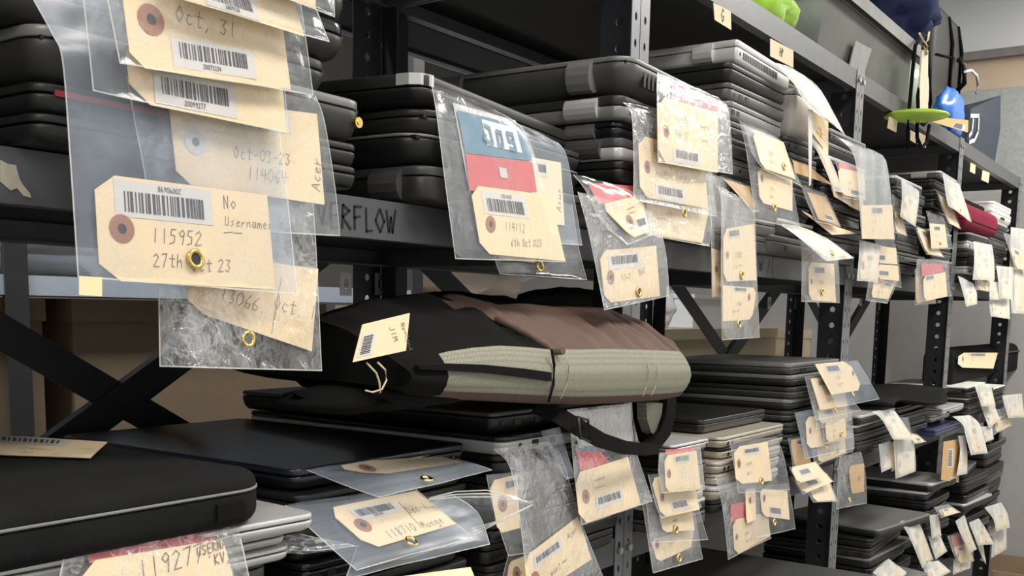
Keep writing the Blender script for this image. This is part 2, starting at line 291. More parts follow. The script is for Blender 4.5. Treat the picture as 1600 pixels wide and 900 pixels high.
# ---------------------------------------------------------------- rear rack with archive boxes
mat('rack_pale', (.72, .78, .86), .4, 0, var=.1)
YR = 1.50
zl = P(120, 433, YR).z
rr_ = thing('rear_shelving_rack', 'pale blue grey shelving rack seen behind the dark rack, above the brown boxes', 'shelf', (0, YR, 0))
xr0, xr1 = -1.2, 1.75
for z0 in (zl, zl-.36, .3):
    m = MB(); m.box(xr0, YR-.004, z0-.03, xr1, YR, z0, 0); m.box(xr0, YR, z0-.014, xr1+1.6*(z0 < zl-.1), YR+.42, z0-.002, 1); m.box(xr0, YR+.42, z0-.03, xr1, YR+.424, z0, 0)
    m.build('shelf', ['rack_pale', 'rack_lip'], rr_)
m = MB(); zz = P(690, 98, 1.236).z; m.box(-.6, YB+.022, zz+.004, 4.0, 1.235, zz+.03, 0); m.box(-.6, 1.235, zz, 4.0, 1.239, zz+.034, 1); m.build('top_shelf', ['rack_deck', 'rack_lip'], rr_)
m = MB(); m.box(-.6, 1.2345, zz-.006, 4.0, 1.2385, zz, 0); m.build('lit_shelf_edge', ['rack_pale'], rr_)  # pale strip paints in the lit lower edge of the lip
for x in (xr0, P(22, 440, YR).x, xr1):
    m = MB(); m.box(x-.018, YR-.008, 0, x+.018, YR-.004, 2.0); m.box(x-.002, YR-.004, 0, x+.002, YR+.03, 2.0); m.build('post', ['grey_plastic'], rr_)
def abox(xa, xb, zb, zt, y0, d, mtl, label, group=None):
    t = thing('archive_box', label, 'box', ((xa+xb)/2, y0, zb), group)
    m = MB(); m.box(xa, y0, zb, xb, y0+d, zt-.001)
    m.build('body', mtl, t)
    m = MB(); m.box(xa-.004, y0-.005, zt-.035, xb+.004, y0+d+.004, zt); m.build('lid', mtl, t)
zb = zl-.358
def bx_(pa, pb): return P(pa, 520, YR+.012).x, P(pb, 520, YR+.012).x
xa, xb = bx_(-420, 66); abox(xa, xb, zb, zl-.034, YR+.012, .36, 'cardboard', 'brown cardboard archive box at the far left behind the cross brace')
xa, xb = bx_(114, 505); abox(xa, xb, zb, zl-.034, YR+.012, .36, 'cardboard', 'wide brown cardboard box behind the crossing of the dark braces')
xa, xb = bx_(700, 985); abox(xa, xb, zb, zl-.034, YR+.012, .36, 'cardboard', 'brown cardboard box in the dark right behind the backpack')
xa, xb = bx_(1034, 1213); zq = P(1100, 514, YR).z; abox(xa, xb, zb, zq, YR+.012, .36, 'cardboard_pale', 'pale cardboard box with a lid behind the V of the braces')
xa, xb = bx_(1248, 1268); abox(xa, xb+.16, zb, zq-.01, YR+.012, .36, 'cardboard_pale', 'pale cardboard box glimpsed between two posts right of the V of the braces')
def blob(name, label, cat, c, r, mtl, seed, amp=.25, sq=(1, 1, 1), n=26, fold=3.0, group=None):
    m = MB(); g = []
    for j in range(n//2+1):
        row = []
        for i in range(n+1):
            a, b = i % n*2*math.pi/n, (j/(n//2)-.5)*math.pi
            d = Vector((math.cos(a)*math.cos(b), math.sin(a)*math.cos(b), math.sin(b)))
            k = 1+amp*noise.noise(d*fold+Vector((seed, 0, 0)))+amp*.6*noise.noise(d*fold*2.3+Vector((0, seed, 0)))
            row.append(Vector(c)+Vector((d.x*sq[0], d.y*sq[1], d.z*sq[2]))*r*k)
        g.append(row)
    m.grid(g, 0, True); o = m.build(name, mtl, None, c); return tag(o, label, cat, group)
mat('white_plastic_bag', (.83, .84, .86), .35, var=.04)
c = P(60, 424, YR+.16); blob('plastic_bag', 'crumpled white plastic bag on the rear shelf above the brown boxes', 'bag', (c.x, YR+.125, zl+.06), .12, 'white_plastic_bag', 3, .3, (2.6, .85, .6))
c = P(650, 445, YR+.3); blob('plastic_bag', 'white plastic bag glimpsed behind the rear post above the backpack', 'bag', (c.x, YR+.125, zl+.06), .10, 'white_plastic_bag', 8, .3, (2.4, .9, .7))
c = P(1050, 490, 1.75); blob('plastic_bag', 'creased white plastic bag standing on the pale box behind the V of the braces', 'bag', (c.x-.14, 1.74, zq+.08), .08, 'white_plastic_bag', 5, .3, (.8, .8, 1.0))
t = thing('bright_gap_block', 'added white block for the lit gap behind the V of the braces', 'box', (P(1130, 500, 1.62).x, 1.7, zq))  # white block added to stand in for a brightly lit patch
m = MB(); a, b = P(1083, 490, 1.60), P(1176, 490, 1.60); m.box(a.x, 1.60, zq+.001, b.x, 1.80, P(1130, 468, 1.6).z); m.build('body', 'white_plastic_bag', t)
m = MB(); m.box(a.x-.006, 1.594, P(1130, 468, 1.6).z, b.x+.006, 1.806, P(1130, 462, 1.6).z); m.build('lid', 'white_plastic_bag', t)
# ---------------------------------------------------------------- laptops
def rrect(x0, y0, w, d, r, seg=5):
    r = max(min(r, w*.45, d*.45), .0006); pts = []
    for cx, cy, a0 in ((x0+w-r, y0+r, -90), (x0+w-r, y0+d-r, 0), (x0+r, y0+d-r, 90), (x0+r, y0+r, 180)):
        for i in range(seg+1):
            a = math.radians(a0+90*i/seg); pts.append((cx+r*math.cos(a), cy+r*math.sin(a)))
    return pts
def slab(mb, x0, y0, z0, w, d, h, r, bt, bb, m=0, tb=None):
    tb = bb if tb is None else tb                                   # tb: height over which the underside tapers
    R = lambda ins, z: [(a, b, z) for a, b in rrect(x0+ins, y0+ins, w-2*ins, d-2*ins, r-ins*.6)]
    rings = [R(bb, z0), R(bb*.35, z0+tb*.35), R(0, z0+tb), R(0, z0+h-bt), R(bt*.3, z0+h-bt*.3), R(bt, z0+h)]
    mb.loops(rings, m, True)
def place(root, X, Y, Z, yaw):
    root.location = (X, Y, Z); root.rotation_euler = (0, 0, math.radians(yaw))
def lap(X, Y, zt, w, d, h, label, yaw=0, base='black_plastic', lid=None, r=.012, hinge='', ports='', taper=.25, group=None, name='laptop', tilt=0, lidf=.30, hw=.036, hmat=None, vent='', foot=False, cat='laptop'):
    lid = lid or base
    t = thing(name, label, cat, (0, 0, 0), group); t['_o'] = (0, 0, 0)
    hl = h*lidf; hb = h-hl-.0012
    m = MB(); slab(m, 0, 0, 0, w, d, hb, r, .001, h*taper, 0, hb*.75 if taper > .2 else None); m.build('base', base, t)
    m = MB(); slab(m, 0, 0, hb+.0012, w, d, hl, r, min(.0016, hl*.45), .0008, 0); m.build('lid', lid, t)
    m = MB(); m.box(.006, .006, hb-.001, w-.006, d-.006, hb+.002); m.build('hinge_gap', 'port_dark', t)
    for c in hinge:
        for f in ((.2, .8) if d > .15 else (.5,)):
            m = MB()
            if c == 'L':
                y = d*f; m.loops([[(h*.1+h*.36*math.cos(a*math.pi/6), y+e, h*.52+h*.46*math.sin(a*math.pi/6)) for a in range(12)] for e in (-hw/2, -hw/2+.001, hw/2-.001, hw/2)], 0, False)
            else:
                x = w*f; m.loops([[(x+e, h*.1+h*.36*math.cos(a*math.pi/6), h*.52+h*.46*math.sin(a*math.pi/6)) for a in range(12)] for e in (-hw/2, hw/2)], 0, False)
            m.build('hinge', hmat or lid, t)
    for side, spec in [q.split(':') for q in ports.split(';') if q]:
        for q in spec.split(','):
            f, pw = q.split('/') ; f = float(f); pw = float(pw)/1000; ph = min(.007, hb*.5) if pw > .006 else pw; zc = hb*.62
            m = MB()
            if side == 'F':
                if pw <= .006: m.loops([[(w*f+pw/2*math.cos(a*math.pi/5), e, zc+pw/2*math.sin(a*math.pi/5)) for a in range(10)] for e in (-.0006, .001)])
                else: m.box(w*f-pw/2, -.0006, zc-ph/2, w*f+pw/2, .001, zc+ph/2)
            else:
                if pw <= .006: m.loops([[(e, d*f+pw/2*math.cos(a*math.pi/5), zc+pw/2*math.sin(a*math.pi/5)) for a in range(10)] for e in (-.0006, .001)])
                else: m.box(-.0006, d*f-pw/2, zc-ph/2, .001, d*f+pw/2, zc+ph/2)
            m.build('port', 'port_dark', t)
    if vent:
        side, a, b, n = vent.split(','); a, b, n = float(a), float(b), int(n); m = MB()
        for i in range(n):
            q = a+(b-a)*i/n; e = (b-a)/n*.5
            if side == 'F': m.box(w*q, -.0006, hb*.35, w*(q+e), .002, hb*.85)
            elif side == 'U': m.box(w*q, .012, hb*.05-.004, w*(q+e), .045, hb*.05+.001)
            else: m.box(-.0006, d*q, hb*.35, .002, d*(q+e), hb*.85)
        m.build('vent', 'port_dark', t)
    if foot:
        for fx, fy in ((.1, .1), (.9, .1), (.1, .9), (.9, .9)):
            m = MB(); m.loops([[(w*fx+.006*math.cos(a*math.pi/5), d*fy+.006*math.sin(a*math.pi/5), z) for a in range(10)] for z in (-.0009, .001)]); m.build('rubber_foot', 'rubber', t)
    place(t, X, Y, CZ+zt-h, yaw)
    if tilt: t.rotation_euler = (math.radians(tilt[0]), math.radians(tilt[1]), math.radians(yaw))
    return t
ORD = ['topmost', 'second down', 'third down', 'fourth down', 'fifth down', 'sixth down', 'seventh down', 'eighth down', 'ninth down', 'tenth down', 'eleventh down', 'twelfth down']
CN = {'black_plastic': 'black', 'charcoal_plastic': 'charcoal', 'grey_plastic': 'dark grey', 'steel_grey': 'steel grey', 'silver': 'silver', 'champagne': 'pale gold', 'black_gloss': 'glossy black', 'navy_plastic': 'navy', 'white_plastic': 'white'}
def fill(where, group, X, Y, zt, zb, n, w, d, first=0, cols=('black_plastic', 'charcoal_plastic', 'black_plastic', 'black_gloss'), jit=.006, ports=True, r=.012, seed=1, rails=None, yawj=1.5):
    rnd = random.Random(seed); h = (zt-zb)/n
    for i in range(n):
        c = cols[i % len(cols)]; lid = (rails or {}).get(i, c)
        p = ''
        if ports: p = rnd.choice(['F:.1/5,.2/12,.3/12', 'F:.12/14,.28/5', 'L:.1/14,.22/12;F:.15/12', 'F:.06/10,.14/10', 'L:.1/5'])
        lap(X+rnd.uniform(-jit, jit), Y+rnd.uniform(-jit, jit)*.8, zt-i*h-.0004, w+rnd.uniform(-.02, .01), d+rnd.uniform(-.02, .01), h-.0008,
            '%s closed laptop, %s in %s' % (CN[c], ORD[first+i], where), yaw=rnd.uniform(-yawj, yawj), base=c, lid=lid, ports=p, group=group, r=r, taper=rnd.choice([.12, .2, .3]))
D2z, D3z, D4z = Z2-CZ, Z3-CZ, Z4-CZ
mat('navy_black', (.013, .015, .024), .22, 0, var=.25)
# second shelf, from left to right
ga = 'laptops of the leftmost stack on the lettered shelf'
wa = 'the leftmost upper stack'
lap(.345, .625, .292, .30, .23, .030, 'black closed laptop, topmost in '+wa, base='black_plastic', group=ga)
lap(.35, .622, .261, .295, .23, .029, 'black closed laptop, second down in '+wa, base='charcoal_plastic', group=ga, r=.02)
lap(.34, .622, .231, .305, .23, .031, 'rounded black laptop with pale lid edge, third down in '+wa, base='charcoal_plastic', lid='black_gloss', group=ga, r=.022, taper=.5)
lap(.345, .628, .199, .284, .23, .026, 'dark laptop with rounded end, fourth down in '+wa, base='charcoal_plastic', group=ga, r=.022, taper=.45)
t = lap(.366, .620, .172, .295, .23, .034, 'charcoal laptop with brass cable socket, fifth down in '+wa, base='charcoal_plastic', lid='steel_grey', group=ga, r=.022, taper=.3, lidf=.22)
m = MB()
for rr0, rr1, y in ((.0045, .0045, -.0012), (.0022, .0022, -.002)): m.loops([[(.283+rr0*math.cos(a*math.pi/6), e, .016+rr0*math.sin(a*math.pi/6)) for a in range(12)] for e in (y, .002)])
m.build('cable_socket', 'brass', t)
t = lap(.368, .626, .1372, .29, .22, .019, 'dusty black laptop with red edge stripe, sixth down in '+wa, base='black_plastic', group=ga, ports='F:.12/5')
m = MB(); m.box(.012, -.0008, .0112, .2, .001, .0150); mat('stripe_red', (.30, .035, .04), .5); m.build('red_stripe', 'stripe_red', t)
lap(.366, .624, .1178, .29, .22, .0178, 'black closed laptop, lowest in '+wa, base='black_plastic', group=ga, ports='F:.1/5')
gb = 'laptops of the stack beside the lettering'; wb = 'the stack right of the lettering'
tb = lap(.741, .628, .2145, .345, .24, .027, 'black laptop with a bright metal corner, topmost in '+wb, yaw=9, base='black_plastic', lid='charcoal_plastic', group=gb, r=.016, taper=.5, lidf=.42, foot=True)
m = MB(); m.loops([[(x, y, z) for x, y in ([(-.0006, .028), (-.0006, .014), (.004, .004), (.016, -.0006), (.020, -.0006), (.020, .003), (.018, .003), (.007, .008), (.003, .016), (.003, .028)])] for z in (.0165, .0268)]); m.build('metal_corner', 'silver', tb)
lap(.75, .632, .1855, .33, .235, .0215, 'charcoal rounded laptop, second down in '+wb, yaw=4, base='charcoal_plastic', group=gb, r=.03, ports='F:.12/10', taper=.4)
lap(.742, .634, .1625, .33, .235, .0285, 'black laptop with a pale lid line, third down in '+wb, yaw=3, base='black_plastic', lid='steel_grey', group=gb, r=.03, lidf=.1, taper=.5)
lap(.752, .632, .1335, .33, .235, .034, 'dark grey laptop with light port panel, lowest in '+wb, yaw=1.5, base='charcoal_plastic', lid='grey_plastic', group=gb, r=.02, ports='F:.10/8,.2/12', taper=.15, lidf=.25, hinge='L')
gc = 'laptops of the stack left of the first tall post'; wc = 'the big hinged stack'
lap(1.112, .622, .3055, .36, .32, .043, 'big charcoal laptop with bronze rim and vents, topmost in '+wc, yaw=3, base='grey_plastic', lid='steel_grey', group=gc, r=.024, taper=.62, lidf=.14, hinge='L', hw=.032, vent='F,.12,.32,6', foot=True)
lap(1.108, .628, .2590, .32, .27, .028, 'silver based laptop with a wide pale hinge, second down in '+wc, yaw=2, base='steel_grey', lid='charcoal_plastic', group=gc, r=.014, taper=.15, lidf=.4, hinge='L', hw=.045, hmat='silver', ports='F:.08/5', foot=True)
lap(1.116, .636, .2300, .31, .26, .020, 'black laptop with a grey hinge block, third down in '+wc, yaw=2, base='black_gloss', group=gc, hinge='L', hmat='steel_grey', hw=.04)
lap(1.110, .628, .2095, .31, .26, .026, 'grey laptop with a round barrel hinge, fourth down in '+wc, yaw=2, base='silver', lid='grey_plastic', group=gc, r=.012, taper=.2, lidf=.4, hinge='L', hmat='grey_plastic', hw=.05)
fill(wc, gc, 1.112, .632, .1825, D2z, 3, .31, .27, 4, seed=3)
gd = 'laptops of the pale stack right of the first tall post'; wd = 'the upper pale stack'
lap(1.447, .630, .396, .235, .26, .032, 'silver laptop with a row of side vents, topmost in '+wd, yaw=2, base='silver', group=gd, r=.005, taper=.18, lidf=.3, hinge='L', hw=.03, vent='F,.1,.75,22', ports='F:.05/6')
fill(wd, gd, 1.432, .634, .362, D2z, 10, .235, .26, 1, cols=('black_plastic', 'grey_plastic', 'steel_grey', 'grey_plastic', 'charcoal_plastic', 'steel_grey'), seed=5)
ge = 'laptops in the stack under the thick pale laptop'; we = 'the thick pale laptop stack'
lap(1.70, .652, .394, .15, .2, .022, 'small black laptop, topmost in '+we, base='black_plastic', lid='black_gloss', group=ge, r=.01)
lap(1.690, .630, .3715, .16, .24, .075, 'thick pale laptop with curved underside, second down in '+we, base='white_plastic', lid='silver', group=ge, r=.012, taper=.22, lidf=.12, hinge='L', hw=.03)
fill(we, ge, 1.68, .636, .2955, .160, 5, .15, .24, 2, seed=8, cols=('charcoal_plastic', 'black_plastic', 'grey_plastic'))
lap(1.640, .634, .1585, .19, .25, .027, 'grey laptop with a pale rim, eighth down in '+we, base='grey_plastic', lid='silver', group=ge, ports='F:.3/8,.45/8', r=.012, lidf=.2)
lap(1.62, .637, .1305, .21, .25, .0312, 'grey laptop with a notched edge, lowest in '+we, base='grey_plastic', group=ge, r=.012, ports='F:.4/14')
gf = 'laptops of the stack before the second tall post'; wf = 'the upper stack left of the second post'
fill(wf, gf, 1.862, .632, .335, D2z, 10, .24, .25, 0, seed=9, rails={0: 'steel_grey', 1: 'steel_grey', 2: 'silver'}, cols=('black_gloss', 'black_plastic', 'charcoal_plastic'))
gg = 'laptops of the stack right of the second tall post'; wg = 'the upper stack right of the second post'
fill(wg, gg, 2.335, .634, .307, D2z, 9, .25, .25, 0, seed=11, rails={0: 'silver', 3: 'steel_grey'})
gh = 'laptops of the stack left of the red sleeve'; wh = 'the stack left of the red sleeve'
lap(2.69, .628, .357, .225, .25, .018, 'silver laptop seen from below, topmost in '+wh, base='grey_plastic', lid='silver', group=gh, yaw=2, hinge='L', hmat='silver', foot=True, taper=.2)
fill(wh, gh, 2.685, .636, .3375, D2z, 10, .22, .25, 1, seed=13, rails={5: 'silver', 8: 'steel_grey'})
gi = 'laptops under the red sleeve'; wi = 'the stack under the red sleeve'
fill(wi, gi, 3.10, .634, .240, D2z, 6, .26, .25, 0, seed=15, rails={0: 'silver', 1: 'silver'}, cols=('black_plastic', 'silver', 'charcoal_plastic'))
gj = 'laptops in the last stack on the lettered shelf'; wj = 'the last upper stack'
lap(3.43, .64, .3555, .30, .25, .024, 'white laptop in a white wrapper, topmost in '+wj, base='white_plastic', group=gj, r=.02)
lap(3.42, .638, .331, .30, .25, .03, 'white laptop with a drive slot, second down in '+wj, base='white_plastic', group=gj, ports='F:.5/60')
fill(wj, gj, 3.42, .642, .300, D2z, 8, .29, .25, 2, seed=17, rails={0: 'silver', 1: 'charcoal_plastic'}, cols=('black_plastic', 'charcoal_plastic', 'grey_plastic'))
# third shelf
gk = 'silver laptops under the black zip case'; wk = 'the stack under the zip case'
lap(.22, .588, -.1565, .328, .225, .0132, 'thin silver laptop with charging socket, topmost in '+wk, yaw=-4, base='silver', group=gk, r=.012, taper=.35, ports='F:.40/5,.50/14', lidf=.32)
lap(.21, .594, -.1705, .325, .225, .0105, 'thin silver laptop, second down in '+wk, yaw=-2, base='silver', group=gk, r=.012, taper=.3)
lap(.21, .590, -.1817, .325, .225, .0105, 'thin silver laptop, third down in '+wk, yaw=-2, base='silver', group=gk, r=.012, taper=.3)
fill(wk, gk, .20, .590, -.1925, D3z, 5, .33, .235, 3, seed=19, cols=('grey_plastic', 'black_gloss', 'black_plastic'))
gl_ = 'laptops of the stack right of the black zip case'; wl = 'the stack right of the zip case'
lap(.602, .652, -.1395, .245, .355, .020, 'big navy black laptop, topmost in '+wl, yaw=0, base='black_gloss', lid='navy_black', group=gl_, r=.012, taper=.35, ports='F:.7/12,.82/5,.9/5', lidf=.3)
fill(wl, gl_, .598, .64, -.160, D3z, 7, .245, .35, 1, seed=21, jit=.004)
gm = 'laptops under the brown backpack'; wm = 'the stack under the backpack'
lap(.868, .636, -.108, .29, .40, .023, 'black laptop with a network socket, topmost in '+wm, base='black_plastic', group=gm, ports='F:.06/6,.16/13,.30/13', lid='grey_plastic', lidf=.2, r=.008)
lap(.866, .622, -.1325, .29, .40, .020, 'dark laptop with a silver port panel, second down in '+wm, base='silver', lid='black_gloss', group=gm, ports='F:.12/5,.22/12,.34/10', r=.014, lidf=.25)
fill(wm, gm, .87, .636, -.1535, D3z, 6, .29, .36, 2, seed=23)
gn = 'laptops of the tall chrome edged stack'; wn = 'the tall neat stack'
for i in range(10):
    h = .0213; zt = -.0855-i*h
    lap(1.776+.003*math.sin(i*2.1), .642+.004*math.cos(i*1.7), zt, .325, .255, h-.0008, 'charcoal laptop with a chrome front edge, %s in %s' % (ORD[i], wn), yaw=2.2-(i % 3)*.8, base='charcoal_plastic' if i % 2 else 'grey_plastic',
        lid='steel_grey' if i in (0, 1, 3) else 'charcoal_plastic', group=gn, r=.016, ports='F:.2/9,.27/9' if i < 4 else '', taper=.35, lidf=.36)
go = 'pale gold laptops beside the tall neat stack'; wo = 'the pale gold stack'
for i, (x, y, zt, h, c, ld) in enumerate([(1.420, .614, -.183, .017, 'champagne', 'champagne'), (1.432, .618, -.2005, .018, 'champagne', 'charcoal_plastic'), (1.405, .612, -.219, .0185, 'champagne', 'champagne'), (1.41, .615, -.238, .0175, 'champagne', 'champagne'), (1.40, .612, -.256, .022, 'champagne', 'silver'), (1.415, .618, -.2785, .0218, 'charcoal_plastic', 'charcoal_plastic')]):
    lap(x, y, zt, .27, .22, h-.0006, '%s laptop, %s in %s' % (CN[c], ORD[i], wo), base=c, lid=ld, group=go, ports='F:.08/6,.14/6' if i != 3 else '', yaw=.8, r=.014, taper=.3)
lap(1.43, .652, -.1605, .26, .22, .0215, 'black laptop set back on top of the pale gold stack', base='black_plastic', group=go)
gp = 'laptops right beside the lower first post'; wp = 'the low stack by the first post'
lap(1.235, .604, -.176, .118, .2, .013, 'small silver tablet computer, topmost in '+wp, base='silver', group=gp, r=.008, ports='F:.9/5')
fill(wp, gp, 1.232, .612, -.190, D3z, 6, .15, .22, 1, seed=25, cols=('black_plastic', 'grey_plastic', 'black_plastic', 'silver'), rails={4: 'silver'})
gq = 'laptops of the low stack right of the second post'; wq = 'the low stack right of the second post'
lap(2.165, .630, -.206, .27, .25, .020, 'silver edged laptop, topmost in '+wq, base='charcoal_plastic', lid='silver', group=gq, r=.01)
fill(wq, gq, 2.16, .634, -.2275, D3z, 4, .27, .25, 1, seed=27, rails={0: 'silver'})
gr = 'laptops of the low stack under the wavy black sleeve'; wr = 'the stack under the wavy black sleeve'
fill(wr, gr, 2.47, .632, -.208, D3z, 5, .27, .25, 0, seed=29)
gs_ = 'laptops of the low stack by the third post'; ws = 'the low stack left of the third post'
lap(2.79, .602, -.232, .235, .24, .018, 'silver laptop with one port, topmost in '+ws, base='silver', group=gs_, ports='F:.2/30', r=.006)
lap(2.80, .63, -.251, .2, .22, .02, 'worn pale laptop, second down in '+ws, base='champagne', group=gs_)
lap(2.72, .602, -.2815, .30, .25, .0185, 'jutting navy laptop, lowest in '+ws, base='navy_plastic', lid='navy_plastic', group=gs_, r=.006, ports='F:.93/14')
gt = 'laptops of the stack behind the third post'; wt = 'the low stack right of the third post'
fill(wt, gt, 3.22, .632, -.199, D3z, 6, .32, .25, 0, seed=31, rails={0: 'white_plastic', 2: 'champagne'})
gu = 'laptops of the last stack on the third shelf'; wu = 'the last stack on the third shelf'
fill(wu, gu, 3.58, .634, -.222, D3z, 5, .26, .24, 0, seed=33, rails={0: 'white_plastic'})
# fourth shelf
gv = 'laptops of the black stack on the lowest visible shelf'; wv = 'the leftmost stack, lowest shelf'
lap(1.26, .50, -.463, .60, .36, .03, 'large dark laptop jutting far out, topmost in '+wv, base='black_plastic', lid='grey_plastic', group=gv, r=.008, yaw=0)
fill(wv, gv, 1.30, .54, -.495, D4z, 8, .52, .34, 1, seed=35)
gw = 'black laptops on the lowest visible shelf right of the second post'; ww = 'the tall black stack, lowest shelf'
lap(2.30, .615, -.470, .29, .25, .02, 'charcoal laptop with a steel lid edge, topmost in '+ww, base='charcoal_plastic', lid='steel_grey', group=gw, yaw=-9)
fill(ww, gw, 2.29, .625, -.4915, D4z, 10, .30, .25, 1, seed=37, yawj=4, rails={2: 'steel_grey', 6: 'steel_grey'})
lap(2.20, .60, -.575, .22, .25, .02, 'black laptop turned askew in front of the tall black stack', base='black_gloss', lid='steel_grey', yaw=-20)
gx = 'laptops on the lowest visible shelf by the third post'; wx = 'the lowest shelf stack left of the third post'
fill(wx, gx, 2.78, .622, -.428, D4z, 12, .22, .25, 0, seed=39, yawj=6, rails={0: 'silver', 1: 'silver', 4: 'steel_grey'})
gy = 'laptops right of the third post on the lowest visible shelf'; wy = 'the lowest shelf stack right of the third post'
fill(wy, gy, 3.24, .622, -.452, D4z, 11, .28, .25, 0, seed=41, yawj=6, rails={0: 'steel_grey', 4: 'silver'})
gz = 'laptops of the last stack on the lowest visible shelf'; wz = 'the last stack, lowest shelf'
lap(3.58, .625, -.405, .30, .3, .024, 'black laptop with a pale front lip, topmost in '+wz, base='black_plastic', lid='black_gloss', group=gz)
fill(wz, gz, 3.58, .63, -.4305, D4z, 11, .28, .25, 1, seed=43, rails={0: 'steel_grey'})

# ---------------------------------------------------------------- tagged plastic pouches
def proj(p):
    v = np.array((p[0], p[1], p[2]-CZ)); z = v@_fw; return np.array((800+FPX*(v@_R)/z, CY-FPX*(v@_U)/z))
def crom(rows, t):
    n = len(rows)-1; x = min(max(t*n, 0), n-1e-6); i = int(x); f = x-i
    p0, p1, p2, p3 = (rows[min(max(i+k, 0), n)] for k in (-1, 0, 1, 2))
    return .5*(2*p1+(p2-p0)*f+(2*p0-5*p1+4*p2-p3)*f*f+(3*p1-p0-3*p2+p3)*f**3)
class Sheet:
    def __init__(s, rows, nu, nv, wr, seed):
        R = []
        for k, r in enumerate(rows):
            Y = r[4] if len(r) > 4 else None
            R.append([r[0], r[1], r[2], r[3], Y])
        ys = [i for i, r in enumerate(R) if r[4] is not None]
        for i, r in enumerate(R):
            if r[4] is None:
                a = max(j for j in ys if j < i); b = min(j for j in ys if j > i); f = (i-a)/(b-a); r[4] = R[a][4]*(1-f)+R[b][4]*f
        R = [np.array(r, float) for r in R]; s.g = []; s.nu, s.nv = nu, nv
        for j in range(nv+1):
            q = crom(R, j/nv); a, b = P(q[0], q[1], q[4]), P(q[2], q[3], q[4]); s.g.append([a.lerp(b, i/nu) for i in range(nu+1)])
        w = (s.g[nv//2][nu]-s.g[nv//2][0]).length
        s.w = w; s.n = [[None]*(nu+1) for _ in range(nv+1)]
        def normals():
            for j in range(nv+1):
                for i in range(nu+1):
                    du = s.g[j][min(i+1, nu)]-s.g[j][max(i-1, 0)]; dv = s.g[min(j+1, nv)][i]-s.g[max(j-1, 0)][i]
                    n = du.cross(dv); n = n.normalized() if n.length > 1e-9 else Vector((0, -1, 0))
                    s.n[j][i] = n if n.dot(CAM-s.g[j][i]) > 0 else -n
        normals()
        for j in range(nv+1):
            for i in range(nu+1):
                u = i/nu; p = s.g[j][i]; k = .4+.6*j/nv
                d = wr*w*k*(noise.noise(Vector((u*3.2+seed*3.1, j/nv*1.2, seed)))+.18*noise.noise(Vector((u*6+seed, j/nv*2.5, seed*2.3))))
                s.g[j][i] = p+s.n[j][i]*d
        normals()
        s.px = np.array([proj(p) for row in s.g for p in row]); s.flat = [p for row in s.g for p in row]; s.fn = [p for row in s.n for p in row]
    def at(s, x, y, off=0):
        dd = ((s.px-np.array((x, y)))**2).sum(1); ks = np.argpartition(dd, 6)[:6]; v = Vector(ray(x, y)); tw = ws = 0; nn = Vector()
        for k in ks:
            p, n = s.flat[k], s.fn[k]; c = v.dot(n)
            t = (p-CAM).dot(n)/c if abs(c) > .12*v.length else (p.y/v.y)
            if ((CAM+v*t)-p).length > .05: t = p.y/v.y
            w = 1/(dd[k]+4)**1.5; tw += t*w; ws += w; nn += n*w
        return CAM+v*(tw/ws)+nn.normalized()*off, nn.normalized()
    def uvpx(s, u, v):
        i, j = u*s.nu, v*s.nv; a, b = min(int(i), s.nu-1), min(int(j), s.nv-1); f, h = i-a, j-b
        q = s.px.reshape(s.nv+1, s.nu+1, 2)
        return (q[b, a]*(1-f)+q[b, a+1]*f)*(1-h)+(q[b+1, a]*(1-f)+q[b+1, a+1]*f)*h
def nums(s): return [float(a) for a in s.replace(',', ' ').split()]
TAGN = [0]
